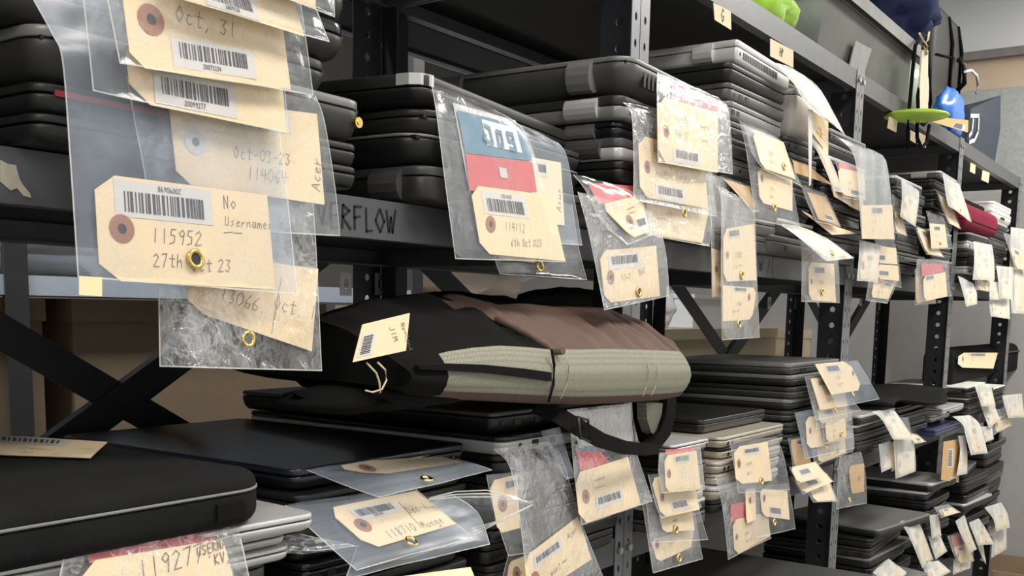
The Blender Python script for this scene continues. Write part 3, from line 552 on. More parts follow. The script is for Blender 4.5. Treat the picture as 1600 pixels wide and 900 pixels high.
def make_tag(sh, quad, root, o, small):
    c = [np.array(quad[i:i+2]) for i in (0, 2, 4, 6)]; lo = o.get('lift', 0.0)
    cx = sum(c)/4; A, n0 = sh.at(*cx, lo); k0 = (A-CAM).length
    cor = [sh.at(*q, lo)[0] for q in c]                             # flat stiff card: the four corners on the pouch, bilinear between
    def S(u, v, off=0.0):
        return (cor[0]*(1-u)+cor[1]*u)*(1-v)+(cor[3]*(1-u)+cor[2]*u)*v+nrm*off
    nrm = (cor[1]-cor[0]+cor[2]-cor[3]).cross(cor[3]-cor[0]+cor[2]-cor[1]).normalized()
    if nrm.dot(CAM-A) < 0: nrm = -nrm
    W = ((cor[1]-cor[0]).length+(cor[2]-cor[3]).length)/2; H = ((cor[3]-cor[0]).length+(cor[2]-cor[1]).length)/2
    col = o.get('col', 'manila'); ch = o.get('ch', 'L'); cu, cv = o.get('cs', (.10, .17))
    m = MB()
    vs = [0, cv] + [cv+(1-2*cv)*k/5 for k in range(1, 5)] + [1-cv, 1]; us = [k/6 for k in range(7)]
    def T(u, v, off=0):
        p = S(u, v); q = proj(p); r_ = sh.at(q[0], q[1], lo)[0]
        return r_+nrm*off if (r_-p).length < .03 else p+nrm*off
    def onto(p, off):
        q = proj(p); r_ = sh.at(q[0], q[1], lo)[0]; return r_+nrm*off if (r_-p).length < .02 else p
    def edge(v): return cu*max(0, 1-v/cv, 1-(1-v)/cv)
    g = []
    for v in vs:
        e = edge(v); row = []
        for u in us:
            uu = e+u*(1-e) if ch == 'L' else (u*(1-e) if ch == 'R' else u)
            row.append(T(uu, v, .0003))
        g.append(row)
    m.grid(g, 0, True); m.grid([[p-nrm*.0005 for p in row] for row in g], 0, True)
    # handwriting
    ux = (cor[1]-cor[0]+cor[2]-cor[3]).normalized(); uz = nrm.cross(ux)
    if uz.dot(cor[0]-cor[3]) < 0: uz = -uz
    txt = o.get('text')
    if txt is None:
        txt = []
        if not o.get('blank'):
            TAGN[0] += 1; r = random.Random(TAGN[0]); hh = H*.1
            txt = [(.3+r.uniform(-.04, .08), .56, hh, r.choice(['11%04d', '12%04d'])[:6] % r.randint(1000, 9999) if False else '11%04d' % r.randint(1000, 9999)), (.3, .78, hh*.9, r.choice(['Oct ~ 23', 'Dec ~', 'Feb ~~', 'Nov ~ 23', 'Jan ~~']))]
    for q in txt:
        u, v, h, st = q[:4]; a = math.radians(q[4] if len(q) > 4 else random.uniform(-3, 4)); dx = ux*math.cos(a)+uz*math.sin(a); dz = uz*math.cos(a)-ux*math.sin(a)
        o0 = T(u, v, .0005)
        for s_ in strokes(st)[0]: ribbon(m, [onto(o0+dx*(p*h+b*h*.12)+dz*b*h, .0007) for p, b in s_], nrm, o.get('pen', .00052 if h > .0072 else .00042), 1)
    t = m.build('tag', [col, 'pencil'], root)
    if o.get('ring', 1):
        ru, rv = o['ring'] if isinstance(o.get('ring'), tuple) else ((.085, .5) if ch != 'R' else (.915, .5))
        r = o.get('rr', .0088); m = MB(); ce = T(ru, rv, .0006); N = 16
        cs = [(math.cos(a*2*math.pi/N), math.sin(a*2*math.pi/N)) for a in range(N)]
        m.loops([[onto(ce+ux*a*r+uz*b*r, .0007) for a, b in cs], [onto(ce+ux*a*r*.36+uz*b*r*.36, .0009) for a, b in cs]], 0, False, False)
        m.add([onto(ce+ux*a*r*.36+uz*b*r*.36, .00085) for a, b in cs], [tuple(range(N))], 1)
        m.build('hole_ring', [o.get('ringcol', 'ring_brown'), 'hole_dark'], t)
    bc = o.get('bar', (.30, .08, .66, .36))
    if bc:
        u0, v0, u1, v1 = bc[:4]; flip = len(bc) > 4 and bc[4]; vert = flip == 'V'; flip = flip == 1; m = MB()
        m.grid([[T(u0+(u1-u0)*a/5, v0+(v1-v0)*b/2, .0006) for a in range(6)] for b in range(3)], 0)
        rnd = random.Random(TAGN[0]*7+3); du, dv = u1-u0, v1-v0; x = .09; ba, bb = (.30, .86) if flip else (.16, .68)
        if small: ba, bb = .1, .75
        while x < .91:
            w = rnd.choice((.012, .012, .02, .028)) if not small else rnd.choice((.03, .05))
            if vert: p = [(u0+du*ba, v0+dv*x), (u0+du*bb, v0+dv*x), (u0+du*bb, v0+dv*(x+w)), (u0+du*ba, v0+dv*(x+w))]
            else: p = [(u0+du*x, v0+dv*ba), (u0+du*(x+w), v0+dv*ba), (u0+du*(x+w), v0+dv*bb), (u0+du*x, v0+dv*bb)]
            m.add([T(a, b, .0009) for a, b in p], [(0, 1, 2, 3)], 1); x += w+rnd.choice((.009, .012, .022)) if not small else w+.035
        num = o.get('num')
        if num:
            h = H*dv*.15; sg = -1 if flip else 1; o0 = T(u0+du*(.66 if flip else .33), v0+dv*(.08 if flip else .93), .0009)
            if flip: pass
            for s_ in strokes(num, .01)[0]: ribbon(m, [onto(o0+(ux*a*h*.9+uz*b*h)*sg, .0010) for a, b in s_], nrm, .0004, 1)
        m.build('barcode_label', ['sticker', 'ink'], t)
    return t
def eyelet(sh, x, y, root, r=.0062, ly=.003):
    c, n = sh.at(x, y, ly); a = n.cross(Vector((0, 0, 1))).normalized(); b = a.cross(n); m = MB(); N = 18
    prof = [(1.05, -.0012), (1.05, -.0002), (.93, .0006), (.78, .0007), (.62, .0002), (.55, -.0012)]
    m.loops([[c+(a*math.cos(t*2*math.pi/N)+b*math.sin(t*2*math.pi/N))*r*k+n*z for t in range(N)] for k, z in prof], 0, True, False)
    m.add([c+(a*math.cos(t*2*math.pi/N)+b*math.sin(t*2*math.pi/N))*r*.57-n*.0008 for t in range(N)], [tuple(range(N))], 1)
    m.build('eyelet', ['brass', 'hole_dark'], root)
SEED = [0]
def po(label, fm, rows, tags=None, eye=None, ins=(), group=None, wr=.012, nu=None, nv=None, gap=None, cat='tag pouch', name='tag_pouch', seam=None, er=.0062):
    SEED[0] += 1
    rows = [nums(r) if isinstance(r, str) else r for r in rows]
    wpx = max(math.hypot(r[2]-r[0], r[3]-r[1]) for r in rows); small = wpx < 75
    nu = nu or (16 if not small else 8); nv = nv or (22 if not small else 10)
    sh = Sheet(rows, nu, nv, wr, SEED[0]*1.37)
    top = (sh.g[0][0]+sh.g[0][-1])/2
    t = thing(name, label, cat, top, group)
    gp = gap or (.0026 if not small else .0024); m = MB()
    for sg in (1, -1):
        g = []
        for j in range(nv+1):
            row = []
            for i in range(nu+1):
                u, v = i/nu, j/nv; e = min(1, math.sin(math.pi*u)*3.2)*min(1, (1-v)*9+.0)
                q = gp*e*(1+.45*noise.noise(Vector((u*9, v*9, SEED[0]*2.7+sg))))
                row.append(sh.g[j][i]+sh.n[j][i]*q*sg)
            g.append(row)
        m.grid(g, 0, True)
    sw = seam or min(.0011, sh.w*.022)
    L = [sh.g[j][0] for j in range(nv+1)]; R_ = [sh.g[j][nu] for j in range(nv+1)]; B = sh.g[nv]
    for line, nn in ((L, [sh.n[j][0] for j in range(nv+1)]), (R_, [sh.n[j][nu] for j in range(nv+1)]), (B, sh.n[nv])):
        for k in range(len(line)-1): ribbon(m, [line[k]+nn[k]*.0003, line[k+1]+nn[k+1]*.0003], nn[k], sw, 1)
    m.build('film', [fm, 'film_white_glare'], t)
    for q, c, nm in ins:
        q = nums(q); m = MB(); pts = [sh.at(q[i], q[i+1], -.0004)[0] for i in range(0, len(q), 2)]; m.add(pts, [tuple(range(len(pts)))], 0); m.build(nm, c, t)
    if tags is None: tags = [(None, {})]
    for q, o in tags:
        o = dict(o)
        if q is None:
            u0, v0, u1, v1 = o.get('uv', (.14, .38, .93, .96)); q = [a for u, v in ((u0, v0), (u1, v0), (u1, v1), (u0, v1)) for a in sh.uvpx(u, v)]
        else: q = nums(q)
        make_tag(sh, q, t, o, small)
    if eye:
        for e in ([eye] if isinstance(eye, str) else eye): x, y = nums(e); eyelet(sh, x, y, t, r=er)
    return t, sh
# ---- leftmost stack on the lettered shelf
ga = 'tagged pouches hanging from the leftmost stack'
po('clear pouch with tag reading Oct. 1, lowest of the left bunch', 'film_crinkle', ['238 290 486 290 .609', '246 430 494 400 .607', '249 572 502 579 .602'],
   [('284 392 497 420 487 549 296 484', dict(bar=None, ring=0, text=[(.22, .70, .0105, '13066.'), (.64, .62, .011, 'Oct. 1'), (.6, .75, .022, '|')]))], '385 530', group=ga)
po('wide hazy pouch with tag numbered 115952 and No Username, lower left', 'film_hazy', ['52 0 350 -60 .616', '82 55 395 40 .610', '97 95 420 110 .603', '108 230 440 240 .594', '122 432 463 459 .588'],
   [('146 270 417 305 430 452 156 438', dict(cs=(.105, .155), bar=(.095, .03, .635, .38, 1), num='20090698', ring=(.12, .5), rr=.0092, text=[(.27, .60, .0095, '115952', 0), (.27, .84, .0085, '27th', 2), (.48, .86, .0085, 'Oct 23', 2), (.70, .20, .0088, 'No', 6), (.70, .37, .0068, 'Usernames', 1), (.70, .43, .010, '_', 3), (.76, .425, .010, '_', 3)]))], '303 405', group=ga, er=.0068, wr=.01)
po('clear pouch with tag dated Oct-03-23 reading Acer up its side, behind the hanging bunch', 'film_clear', ['198 120 492 150 .600', '212 200 506 190', '228 283 522 290', '236 352 531 368 .596'],
   [('262 148 495 178 507 320 277 286', dict(cs=(.08, .14), bar=(.44, .0, .78, .26), num='20091454', ring=(.13, .5), ringcol='print_grey', text=[(.36, .62, .0085, 'Oct-03-23', 0), (.44, .84, .009, '114064', 0), (.965, .86, .009, 'Acer', 84)]))], group=ga)
po('clear pouch with tag barcoded 20099277, in the middle of the left bunch', 'film_clear', ['124 -60 428 -50 .592', '131 0 436 45', '146 141 449 208 .586'],
   [('194 52 437 98 448 207 204 158', dict(cs=(.11, .26), bar=(.14, .46, .65, .95), num='20099277', ring=0, text=[]))], group=ga, wr=.012)
po('clear pouch with tag reading Oct, 31 above a barcode, upper left', 'film_clear', ['158 -60 464 -30 .584', '168 0 474 35', '186 99 490 148 .578'],
   [('187 -34 440 30 454 140 205 104', dict(cs=(.075, .16), bar=(.24, .55, .76, .93), num='20073334', ring=(.14, .41), rr=.0098, text=[(.28, .36, .0105, 'Oct, 31', -4)]))], group=ga, wr=.012)
po('clear pouch whose barcoded tag is cut by the top of the picture, upper left', 'film_clear', ['250 -90 470 -40 .572', '262 -50 492 10', '274 -5 513 65 .566'],
   [('248 -78 453 -20 475 57 282 -3', dict(ch='', bar=(.2, .5, .62, .97), num='20079136', ring=0, text=[]))], group=ga, wr=.01)
po('clear pouch tip with a bare tag corner at the very top of the left bunch', 'film_clear', ['372 -70 521 -60 .562', '398 -22 522 26 .560'],
   [('376 -66 491 -56 493 14 398 -18', dict(ch='', bar=None, ring=0, text=[]))], group=ga, wr=.006)
m = MB(); m.hexa([P(x, y, .5875) for x, y in ((123, 432), (159, 433), (159, 463), (123, 461))], (0, -.0004, 0)); o = m.build('sticky_note', 'sticky_yellow', None, P(141, 447, .587))
tag(o, 'small blank pale yellow sticky note at the bottom corner of the wide hazy pouch', 'note')
# ---- stack right of the lettering
gb = 'tagged pouches hanging from the stack by the lettering'
po('clear pouch with an eyelet below the tag numbered 114112, rearmost there', 'film_clear', ['758 290 893 320 .622', '773 400 904 388', '781 428 917 437 .617'], [('768 330 842 340 836 411 780 404', dict(ch='', bar=None, ring=0, text=[]))], '841 416', group=gb)
po('clear pouch with pale tag reading Asus up its edge, right of the printed pouch', 'film_hazy', ['758 176 846 212 .6235', '792 220 882 236 .620', '815 300 898 318', '838 378 909 383 .612'],
   [('826 245 876 254 882 352 834 348', dict(ch='', col='manila_pale', bar=(.2, .05, .52, .28), ring=0, text=[(.88, .8, .009, 'Asus', 84)]))], group=gb, wr=.008)
t, sh = po('clear pouch with blue and red printed sheet and tag numbered 114112', 'film_clear', ['674 133 772 172 .6185', '682 180 820 206 .612', '696 290 852 300', '711 404 884 409 .602'],
   [('734 289 860 305 883 408 752 396', dict(cs=(.09, .16), bar=(.11, .06, .64, .40, 1), num='20091963', ring=(.15, .55), rr=.0082, text=[(.30, .62, .0085, '114112', 0), (.34, .85, .0075, '6th Oct 023', 2)]))],
   ins=[('708 160 806 188 840 300 734 298', 'print_grey', 'printed_sheet')], group=gb, wr=.008)
for q, c in (('714 172 812 196 832 252 727 239', 'print_blue'), ('727 240 832 253 839 300 734 297', 'print_red'), ('752 186 806 200 816 239 761 227', 'print_white'), ('779 261 791 263 794 279 782 277', 'print_grey')):
    q = nums(q); m = MB(); m.add([sh.at(q[i], q[i+1], .0001)[0] for i in range(0, 8, 2)], [(0, 1, 2, 3)]); m.build('colour_block', c, t)
m = MB()
for k, st in enumerate((['757 196 764 200 770 224 763 222', '763 222 757 216 758 211'], ['776 205 782 207 786 228 779 227 776 205'], ['792 208 800 210 803 222 795 220 792 208', '803 222 806 234 797 232'])):
    for s_ in st:
        q = nums(s_); ribbon(m, [sh.at(q[i], q[i+1], .0004)[0] for i in range(0, len(q), 2)], sh.fn[0], .0042, 0)
m.build('sheet_lettering', 'print_blue', t)
# ---- big hinged stack
gc = 'tagged pouches hanging from the big hinged stack'
po('clear pouch with eyelet tag below the shelf lip, left of the first post', 'film_crinkle', ['902 300 1018 330 .616', '920 365 1038 385', '944 484 1046 462 .606'],
   [('936 392 1025 384 1031 463 945 474', dict(cs=(.1, .16), bar=(.13, .08, .68, .38), ring=(.13, .52), rr=.0085, text=[(.3, .62, .008, '47~7'), (.62, .55, .008, 'NVG', 8)]))], '996 456', group=gc)
po('clear pouch with red print and a tag tilted sideways, beside the first post', 'film_clear', ['896 273 975 295 .622', '915 298 1003 312', '940 345 1015 345', '981 382 1019 366 .603'],
   [('937 320 1003 304 1014 362 988 372', dict(cs=(.1, .2), bar=(.55, .55, .95, .9), ring=(.35, .6), text=[(.45, .35, .006, '~~~~~'), (.45, .45, .006, '~~~~')]))], ins=[('918 285 990 290 991 308 936 319', 'print_red', 'printed_sheet')], group=gc)
po('clear pouch with an eyelet through its low tag edge, rearmost by the first post', 'film_crinkle', ['1000 285 1108 305 .6215', '1008 340 1112 345', '1007 366 1108 385 .6165'], [('1010 300 1108 326 1097 380 1011 366', dict(ch='', bar=None, ring=0, text=[(.15, .62, .006, '~~~~~~')]))], group=gc)
po('clear pouch with tag reading Feb22 half hidden by the one before it', 'film_crinkle', ['974 160 1085 190 .617', '987 180 1106 222 .612', '990 250 1113 288', '989 312 1119 338 .607'],
   [('997 210 1100 240 1106 326 1000 307', dict(cs=(.1, .16), bar=(.21, .72, .64, .98), ring=(.1, .5), rr=.008, text=[(.2, .22, .008, 'Bogard'), (.22, .62, .009, 'Feb22', 0), (.52, .62, .008, '|11353', 0)]))], '1067 333', group=gc)
po('clear pouch with tag numbered 115199 and red print, hanging before the first post', 'film_crinkle', ['1027 113 1130 158 .612', '1027 150 1140 178', '1028 253 1144 272 .598'],
   [('1026 149 1122 176 1121 270 1029 253', dict(cs=(.11, .19), bar=(.23, .72, .68, .96), ring=(.12, .51), rr=.0075, text=[(.27, .33, .0085, '115199', 0), (.27, .36, .030, '_', 0), (.27, .56, .0085, 'Feb-3C', 0), (.68, .33, .0062, 'Bogard', 0), (.68, .55, .006, 'Savane', 0)]))],
   ins=[('1051 128 1122 156 1122 177 1052 156', 'print_red', 'printed_sheet')], group=gc, wr=.01)
po('narrow pouch edge with an upright tan tag, behind the long double pouch', 'film_crinkle', ['1106 268 1140 285 .624', '1111 380 1130 384', '1112 464 1128 463 .619'], [('1112 388 1127 392 1126 462 1113 463', dict(ch='', bar=None, rr=.005, ring=(.4, .42), text=[]))], group=gc)
po('folded pouch with a plain tan tag, behind the long double pouch', 'film_clear', ['1126 276 1170 290 .6225', '1150 300 1180 308', '1176 332 1186 330 .612'], [('1130 279 1170 292 1180 322 1174 328', dict(ch='', bar=None, ring=0, text=[], col='manila_dark'))], group=gc)
po('long clear pouch holding two tags one above the other, below the pale stack', 'film_streak', ['1120 290 1176 322 .615', '1127 318 1180 348', '1127 430 1183 436', '1128 531 1187 527 .602'],
   [('1130 358 1178 350 1182 438 1130 440', dict(bar=(.14, .04, .52, .2), ring=(.1, .5), rr=.0055)), ('1129 446 1182 450 1175 499 1129 502', dict(bar=(.3, .02, .7, .16), ch='R', ring=(.78, .3), rr=.0055))], ['1157 430', '1153 506'], group=gc)
gd = 'tagged pouches hanging from the pale stacks'
po('clear pouch with eyelet tag, lower of the pair left of the slanting white tags', 'film_clear', ['1156 188 1215 215 .618', '1167 240 1236 282', '1180 344 1250 357 .604'], [('1183 260 1238 281 1238 330 1187 316', dict(bar=None, ring=(.09, .3), rr=.006))], '1208 325', group=gd)
po('clear pouch with eyelet tag, upper of the pair left of the slanting white tags', 'film_clear', ['1163 194 1222 222 .613', '1174 235 1238 258', '1192 264 1253 291 .600'], [('1174 204 1224 222 1243 280 1190 262', dict(bar=None, ring=0))], '1223 261', group=gd)
po('pale slanting pouch reaching from the silver laptop to the shelf post', 'film_white_glare', ['1208 98 1238 108 .624', '1240 130 1272 130 .612', '1262 164 1292 158', '1298 190 1320 211 .588'], [(None, dict(uv=(.1, .2, .9, .75), ring=0, bar=None))], group=gd, wr=.01)
def loose(label, quad, Y, **o):
    q = nums(quad); rows = [[q[0], q[1], q[2], q[3], Y], [q[6], q[7], q[4], q[5], Y-.004]]
    SEED[0] += 1; sh = Sheet(rows, 8, 8, 0, SEED[0]); t = thing('hang_tag', label, 'tag', (sh.g[0][0]+sh.g[0][-1])/2, o.pop('group', None)); e = o.pop('eye', None)
    make_tag(sh, q, t, o, True)
    if e: eyelet(sh, *nums(e), t, r=.005, ly=.001)
    return t
loose('tan card tag with an eyelet dangling right of the thick pale laptop', '1267 172 1294 190 1294 243 1267 205', .612, ch='', bar=None, ring=0, eye='1283 211', group=gd)
loose('white tag seen edge on, hanging straight down right of the thick pale laptop', '1262 170 1270 172 1267 288 1264 291', .606, ch='', bar=None, ring=0, text=[], col='sticker', group=gd)
po('narrow curled glare-white pouch strip slanting down right of the edge on tag', 'film_white_glare', ['1257 204 1268 202 .616', '1284 250 1295 245', '1302 298 1318 301 .600'], [(None, dict(uv=(.1, .3, .9, .9), ring=0, bar=None, text=[]))], group=gd)
loose('folded tan tag lying under the thick pale laptop', '1238 250 1264 260 1302 290 1242 270', .624, ch='', bar=None, ring=0, text=[], col='manila_dark', group=gd)
# ---- stacks before and behind the second post, upper shelf
ge = 'tagged pouches hanging near the second post, upper shelf'
po('pouch with pinkish print and barcoded tag partly covered by the long frosted pouch', 'film_clear', ['1302 246 1340 262 .619', '1310 268 1348 285', '1316 308 1352 314 .609'], [('1308 262 1350 270 1352 312 1315 304', dict(bar=(.35, .72, .95, .95), ring=0))], ins=[('1311 252 1342 266 1343 272 1311 263', 'print_red', 'printed_sheet')], group=ge)
po('pouch with eyelet tag below the pinkish printed one', 'film_clear', ['1298 285 1348 305 .6225', '1300 296 1350 318', '1303 307 1350 334 .6175'], [('1299 288 1349 308 1349 333 1303 307', dict(ch='', bar=None, ring=0, text=[]))], '1331 314', group=ge)
po('long frosted pouch curling over a laptop with its tag at the bottom', 'film_frost', ['1310 216 1364 237 .622', '1330 234 1382 246 .612', '1339 264 1389 278', '1343 312 1393 318', '1346 373 1398 374 .597'], [('1345 321 1394 320 1397 373 1347 373', dict(ch='', bar=(.3, .06, .66, .3), ring=0))], group=ge, wr=.006)
po('brownish pouch with a tag twisted sideways, left of the bright post', 'film_clear', ['1251 289 1290 304 .622', '1262 318 1302 328', '1275 346 1314 354 .610'], [('1261 300 1290 308 1312 353 1279 343', dict(bar=(.35, .7, .8, .92), ring=0, col='manila_dark', ch=''))], group=ge)
loose('long tan tag lying almost flat under the twisted brownish pouch', '1252 329 1300 352 1340 365 1300 367', .622, ch='', bar=None, ring=0, text=[], group=ge)
po('clear pouch with barcoded eyelet tag, under the big slanting white pouch', 'film_crinkle', ['1246 364 1300 384 .617', '1252 400 1309 406', '1251 471 1312 473 .606'], [('1263 410 1303 412 1306 472 1264 469', dict(bar=(.18, .1, .62, .32), ring=(.08, .5), rr=.005))], '1283 456', group=ge)
po('big slanting glare-white pouch with an eyelet, jutting out level with the shelf', 'film_white_glare', ['1219 351 1250 355 .620', '1248 371 1290 372 .600', '1291 408 1334 403 .575'], [(None, dict(uv=(.1, .25, .9, .9), ring=0, bar=None, text=[]))], '1298 396', group=ge, wr=.008)
po('crinkled glare-white pouch hanging from a silver laptop edge right of the second post', 'film_white_glare', ['1343 375 1377 384 .616', '1342 400 1374 403', '1339 438 1372 441 .606'], group=ge)
po('two barcoded tags in one pouch hanging under the long frosted pouch', 'film_clear', ['1366 372 1396 374 .620', '1372 404 1404 408', '1372 436 1408 450 .614'], [('1372 384 1400 388 1402 413 1372 411', dict(bar=(.0, .5, .36, .9), ring=0, text=[])), ('1372 413 1403 415 1405 439 1372 436', dict(bar=(.0, .4, .5, .8), ring=0, text=[]))], group=ge)
po('crinkled pouch lowest under the two barcoded tags', 'film_crinkle', ['1358 425 1406 430 .623', '1355 450 1396 455', '1352 469 1386 474 .617'], [(None, dict(uv=(.2, .1, .95, .8), bar=(.5, .2, .9, .5), ring=0))], group=ge)
po('pinkish crinkled pouch between the frosted pouch and a white one', 'film_crinkle', ['1393 303 1409 318 .624', '1396 335 1412 345', '1397 363 1417 369 .616'], group=ge)
po('glare-white crinkled pouch hanging from the silver edged laptop top right of the second post', 'film_white_glare', ['1408 279 1436 300 .616', '1409 310 1435 320', '1407 338 1430 354 .604'], group=ge)
gf = 'tagged pouches hanging around the red sleeve'
po('tan pouch slanting down left of the red sleeve', 'film_clear', ['1463 298 1482 312 .622', '1471 325 1494 335', '1481 348 1501 358 .611'], [(None, dict(uv=(.05, .1, .95, .98), bar=None, ring=0))], group=gf)
po('glare-white pouch with a dark eyelet slanting across the red sleeve', 'film_white_glare', ['1472 271 1500 290 .615', '1477 298 1508 314', '1482 322 1518 347 .600'], None, '1499 328', group=gf, er=.004)
po('tan tag in a clear pouch left of the upright barcoded one, below the red sleeve', 'film_clear', ['1429 352 1452 360 .624', '1438 378 1465 390', '1447 397 1476 402 .614'], [(None, dict(uv=(.05, .05, .95, .95), ring=0))], group=gf)
po('upright clear pouch with a barcoded eyelet tag, left below the red sleeve', 'film_clear', ['1447 329 1474 341 .6185', '1452 355 1482 362', '1455 389 1489 388 .609'], [('1452 349 1476 351 1481 387 1455 388', dict(bar=(.25, .1, .65, .3), ring=0, ch=''))], '1468 380', group=gf, er=.004)
po('orange tinted pouch peeking out left behind the one with red print', 'film_crinkle', ['1429 420 1460 422 .622', '1430 450 1460 450', '1430 476 1463 474 .612'], [(None, dict(uv=(.03, .1, .95, .97), ring=0, bar=None, col='manila_dark'))], group=gf)
po('crinkled pouch with red print above its tag, hanging just left of the third post', 'film_crinkle', ['1433 404 1483 408 .615', '1432 440 1484 440', '1434 472 1486 462 .602'], [('1442 432 1477 425 1480 463 1444 471', dict(bar=(.1, .02, .45, .22), ring=0))], ins=[('1440 411 1473 413 1475 424 1441 432', 'print_red', 'printed_sheet')], group=gf)
po('low pouch with a dark eyelet hanging over the shelf lip right of the third post', 'film_white_glare', ['1497 431 1522 445 .622', '1504 455 1526 458', '1509 479 1527 475 .611'], None, '1515 468', group=gf, er=.004)
po('streaky glare-white pouch hanging under the red sleeve', 'film_white_glare', ['1521 377 1550 383 .615', '1522 405 1554 408', '1519 437 1555 438 .604'], None, '1540 415', group=gf, er=.004)
po('pouch below the streaky whitish one under the red sleeve', 'film_streak', ['1521 425 1553 427 .623', '1524 452 1553 457 .616'], None, '1538 449', group=gf, er=.004)
gg = 'tagged pouches in the bunch at the right end of the upper shelf'
po('pale pouch left of the lowest one in the right end bunch', 'film_white_glare', ['1546 440 1568 442 .617', '1547 468 1568 470 .611'], None, '1559 462', group=gg, er=.004)
po('pale pouch with two dark eyelets, lowest in the right end bunch', 'film_white_glare', ['1544 458 1578 462 .623', '1548 494 1578 499 .617'], None, ['1550 482', '1562 489'], group=gg, er=.004)
po('curled pouch fanning out at the top of the right end bunch', 'film_streak', ['1568 364 1592 370 .618', '1577 392 1598 398', '1586 420 1608 424 .604'], group=gg)
po('frosted pouch in the middle of the right end bunch', 'film_white_glare', ['1556 415 1584 418 .612', '1560 440 1582 444', '1562 466 1581 468 .606'], group=gg)
po('long pale pouch at the right edge of the picture with a dark eyelet', 'film_white_glare', ['1580 355 1612 360 .626', '1578 420 1612 425', '1581 489 1612 491 .612'], None, '1593 480', group=gg, er=.004)
# ---- third shelf
gk = 'tagged pouches on the left of the third shelf'
po('hazy pouch with tag poking out flat beneath the navy black laptop', 'film_hazy', ['480 735 714 717 .640', '535 757 742 725', '592 778 769 734 .580'], [('517 730 658 707 724 722 590 742', dict(cs=(.1, .3), bar=None, ring=(.13, .5), rr=.0085, text=[(.45, .6, .007, '~118710~')]))], '666 752', group=gk, wr=.006)
t, sh = po('clear zip bag with ribbed zip strip poking out to the right beneath the flat tags', 'film_hazy', ['585 800 700 770 .628', '560 850 745 800 .61', '540 905 765 850 .585'], [('520 915 735 886 765 960 540 990', dict(bar=None, ring=0, text=[]))], group=gk, name='zip_bag', cat='zip bag')
m = MB()
for k in range(6):
    f = k/5; a = [(672-8*f, 778+8*f), (712+2*f, 768+22*f), (760+8*f, 766+26*f), (800+8*f, 776+16*f), (832, 788)] if k < 3 else [(738+6*(f-.6), 826+12*(f-.6)*2), (775, 815+8*(f-.6)), (832, 789)]
    pts = [P(x, y, .598-.006*i) for i, (x, y) in enumerate(a)]; m.tube(pts, .0006, 0, 6)
m.build('zip_ridges', 'film_white_glare', t)
m = MB(); gq = []
for j in range(7):
    f = j/6; row = []
    for i in range(13):
        e = i/12; x0_, y0_ = 672+160*e, 778-14*math.sin(e*math.pi*.85)+10*e; x1_, y1_ = 700+132*e, 848-60*e
        row.append(P(x0_+(x1_-x0_)*f, y0_+(y1_-y0_)*f, .600-.024*e-.004*math.sin(f*math.pi)))
    gq.append(row)
m.grid(gq); m.build('zip_flap', 'film_clear', t)
po('hazy pouch with tag numbered 118710 reading Dec-1 Monge, lying flat', 'film_hazy', ['446 790 650 765 .625', '500 840 694 803', '557 891 738 840 .560'], [('508 795 650 767 712 819 580 858', dict(cs=(.08, .22), bar=(.17, .12, .64, .42), num='20096643', ring=(.14, .52), rr=.0085, text=[(.24, .92, .0095, '118710', 2), (.66, .52, .0085, 'Dec-1', 2), (.64, .92, .009, 'Monge', 2), (.60, .70, .018, '|', 0)]))], '641 849', group=gk, wr=.006)
po('crumpled clear bag corner at the lower left of the flat pouches', 'film_crinkle', ['405 850 470 836 .612', '430 858 560 858 .585'], [], group=gk, wr=.05)
po('clear pouch with pink print and tag numbered 119277 for username KV, bottom left', 'film_crinkle', ['112 828 362 806 .578', '100 870 378 850', '82 960 398 950 .56'],
   [('118 880 348 842 372 930 112 1000', dict(ch='L', cs=(.12, .3), bar=None, ring=0, text=[(.38, .40, .0125, '119277', 4), (.78, .22, .0062, 'USERNAME', 6), (.84, .42, .0075, "'KV,", 4)], pen=.0007))],
   ins=[('133 833 330 810 340 843 140 880', 'print_red', 'printed_sheet')], group=gk, wr=.008)
gm = 'tagged pouches hanging below the backpack'
po('clear pouch with a ringed tag at the bottom edge, rearmost below the backpack', 'film_clear', ['797 855 860 860 .625', '783 910 845 912 .618'], [('796 878 826 866 832 915 790 915', dict(bar=None, ring=(.35, .55), rr=.008))], group=gm)
po('clear pouch with chamfered barcoded tag, left behind the zip bag tip', 'film_clear', ['760 742 832 735 .622', '772 800 818 795', '794 868 838 862 .610'], [('764 752 808 741 812 825 778 834', dict(cs=(.18, .14), bar=(.5, .07, .95, .26), ring=(.33, .47), rr=.0085, text=[]))], group=gm)
po('large crinkled pouch with a slanting tag reading Acer, bottom middle', 'film_crinkle', ['772 702 862 689 .616', '796 728 880 722 .610', '810 800 908 815', '822 905 944 905 .590'], [('818 872 903 807 924 874 826 938', dict(cs=(.1, .2), bar=(.14, .14, .62, .40), ring=(.12, .62), rr=.0085, text=[(.72, .3, .008, 'Acer', 6), (.35, .8, .008, 'wont ~~', 4)]))], group=gm)
po('small empty hazy flap beside the large crinkled pouch', 'film_hazy', ['845 674 874 667 .617', '866 715 886 708', '885 749 897 745 .604'], [], group=gm)
po('crinkled pouch with printed sheet and slanting tag hanging below the backpack strap', 'film_crinkle', ['886 640 986 630 .612', '893 690 990 690', '899 750 1004 738', '909 820 1018 783 .590'],
   [('897 740 981 714 1001 788 906 820', dict(cs=(.1, .22), bar=(.28, .56, .74, .82), ring=(.13, .5), rr=.0085, text=[(.3, .3, .006, '~~~~~~'), (.3, .45, .006, '~~~~~')]))],
   ins=[('892 644 985 634 989 688 905 700', 'print_grey', 'printed_sheet'), ('899 700 938 704 952 722 908 736', 'print_red', 'printed_sheet'), ('899 694 930 698 937 706 901 704', 'print_blue', 'printed_sheet')], group=gm)
gp = 'tagged pouches of the bunch right beside the lower first post'
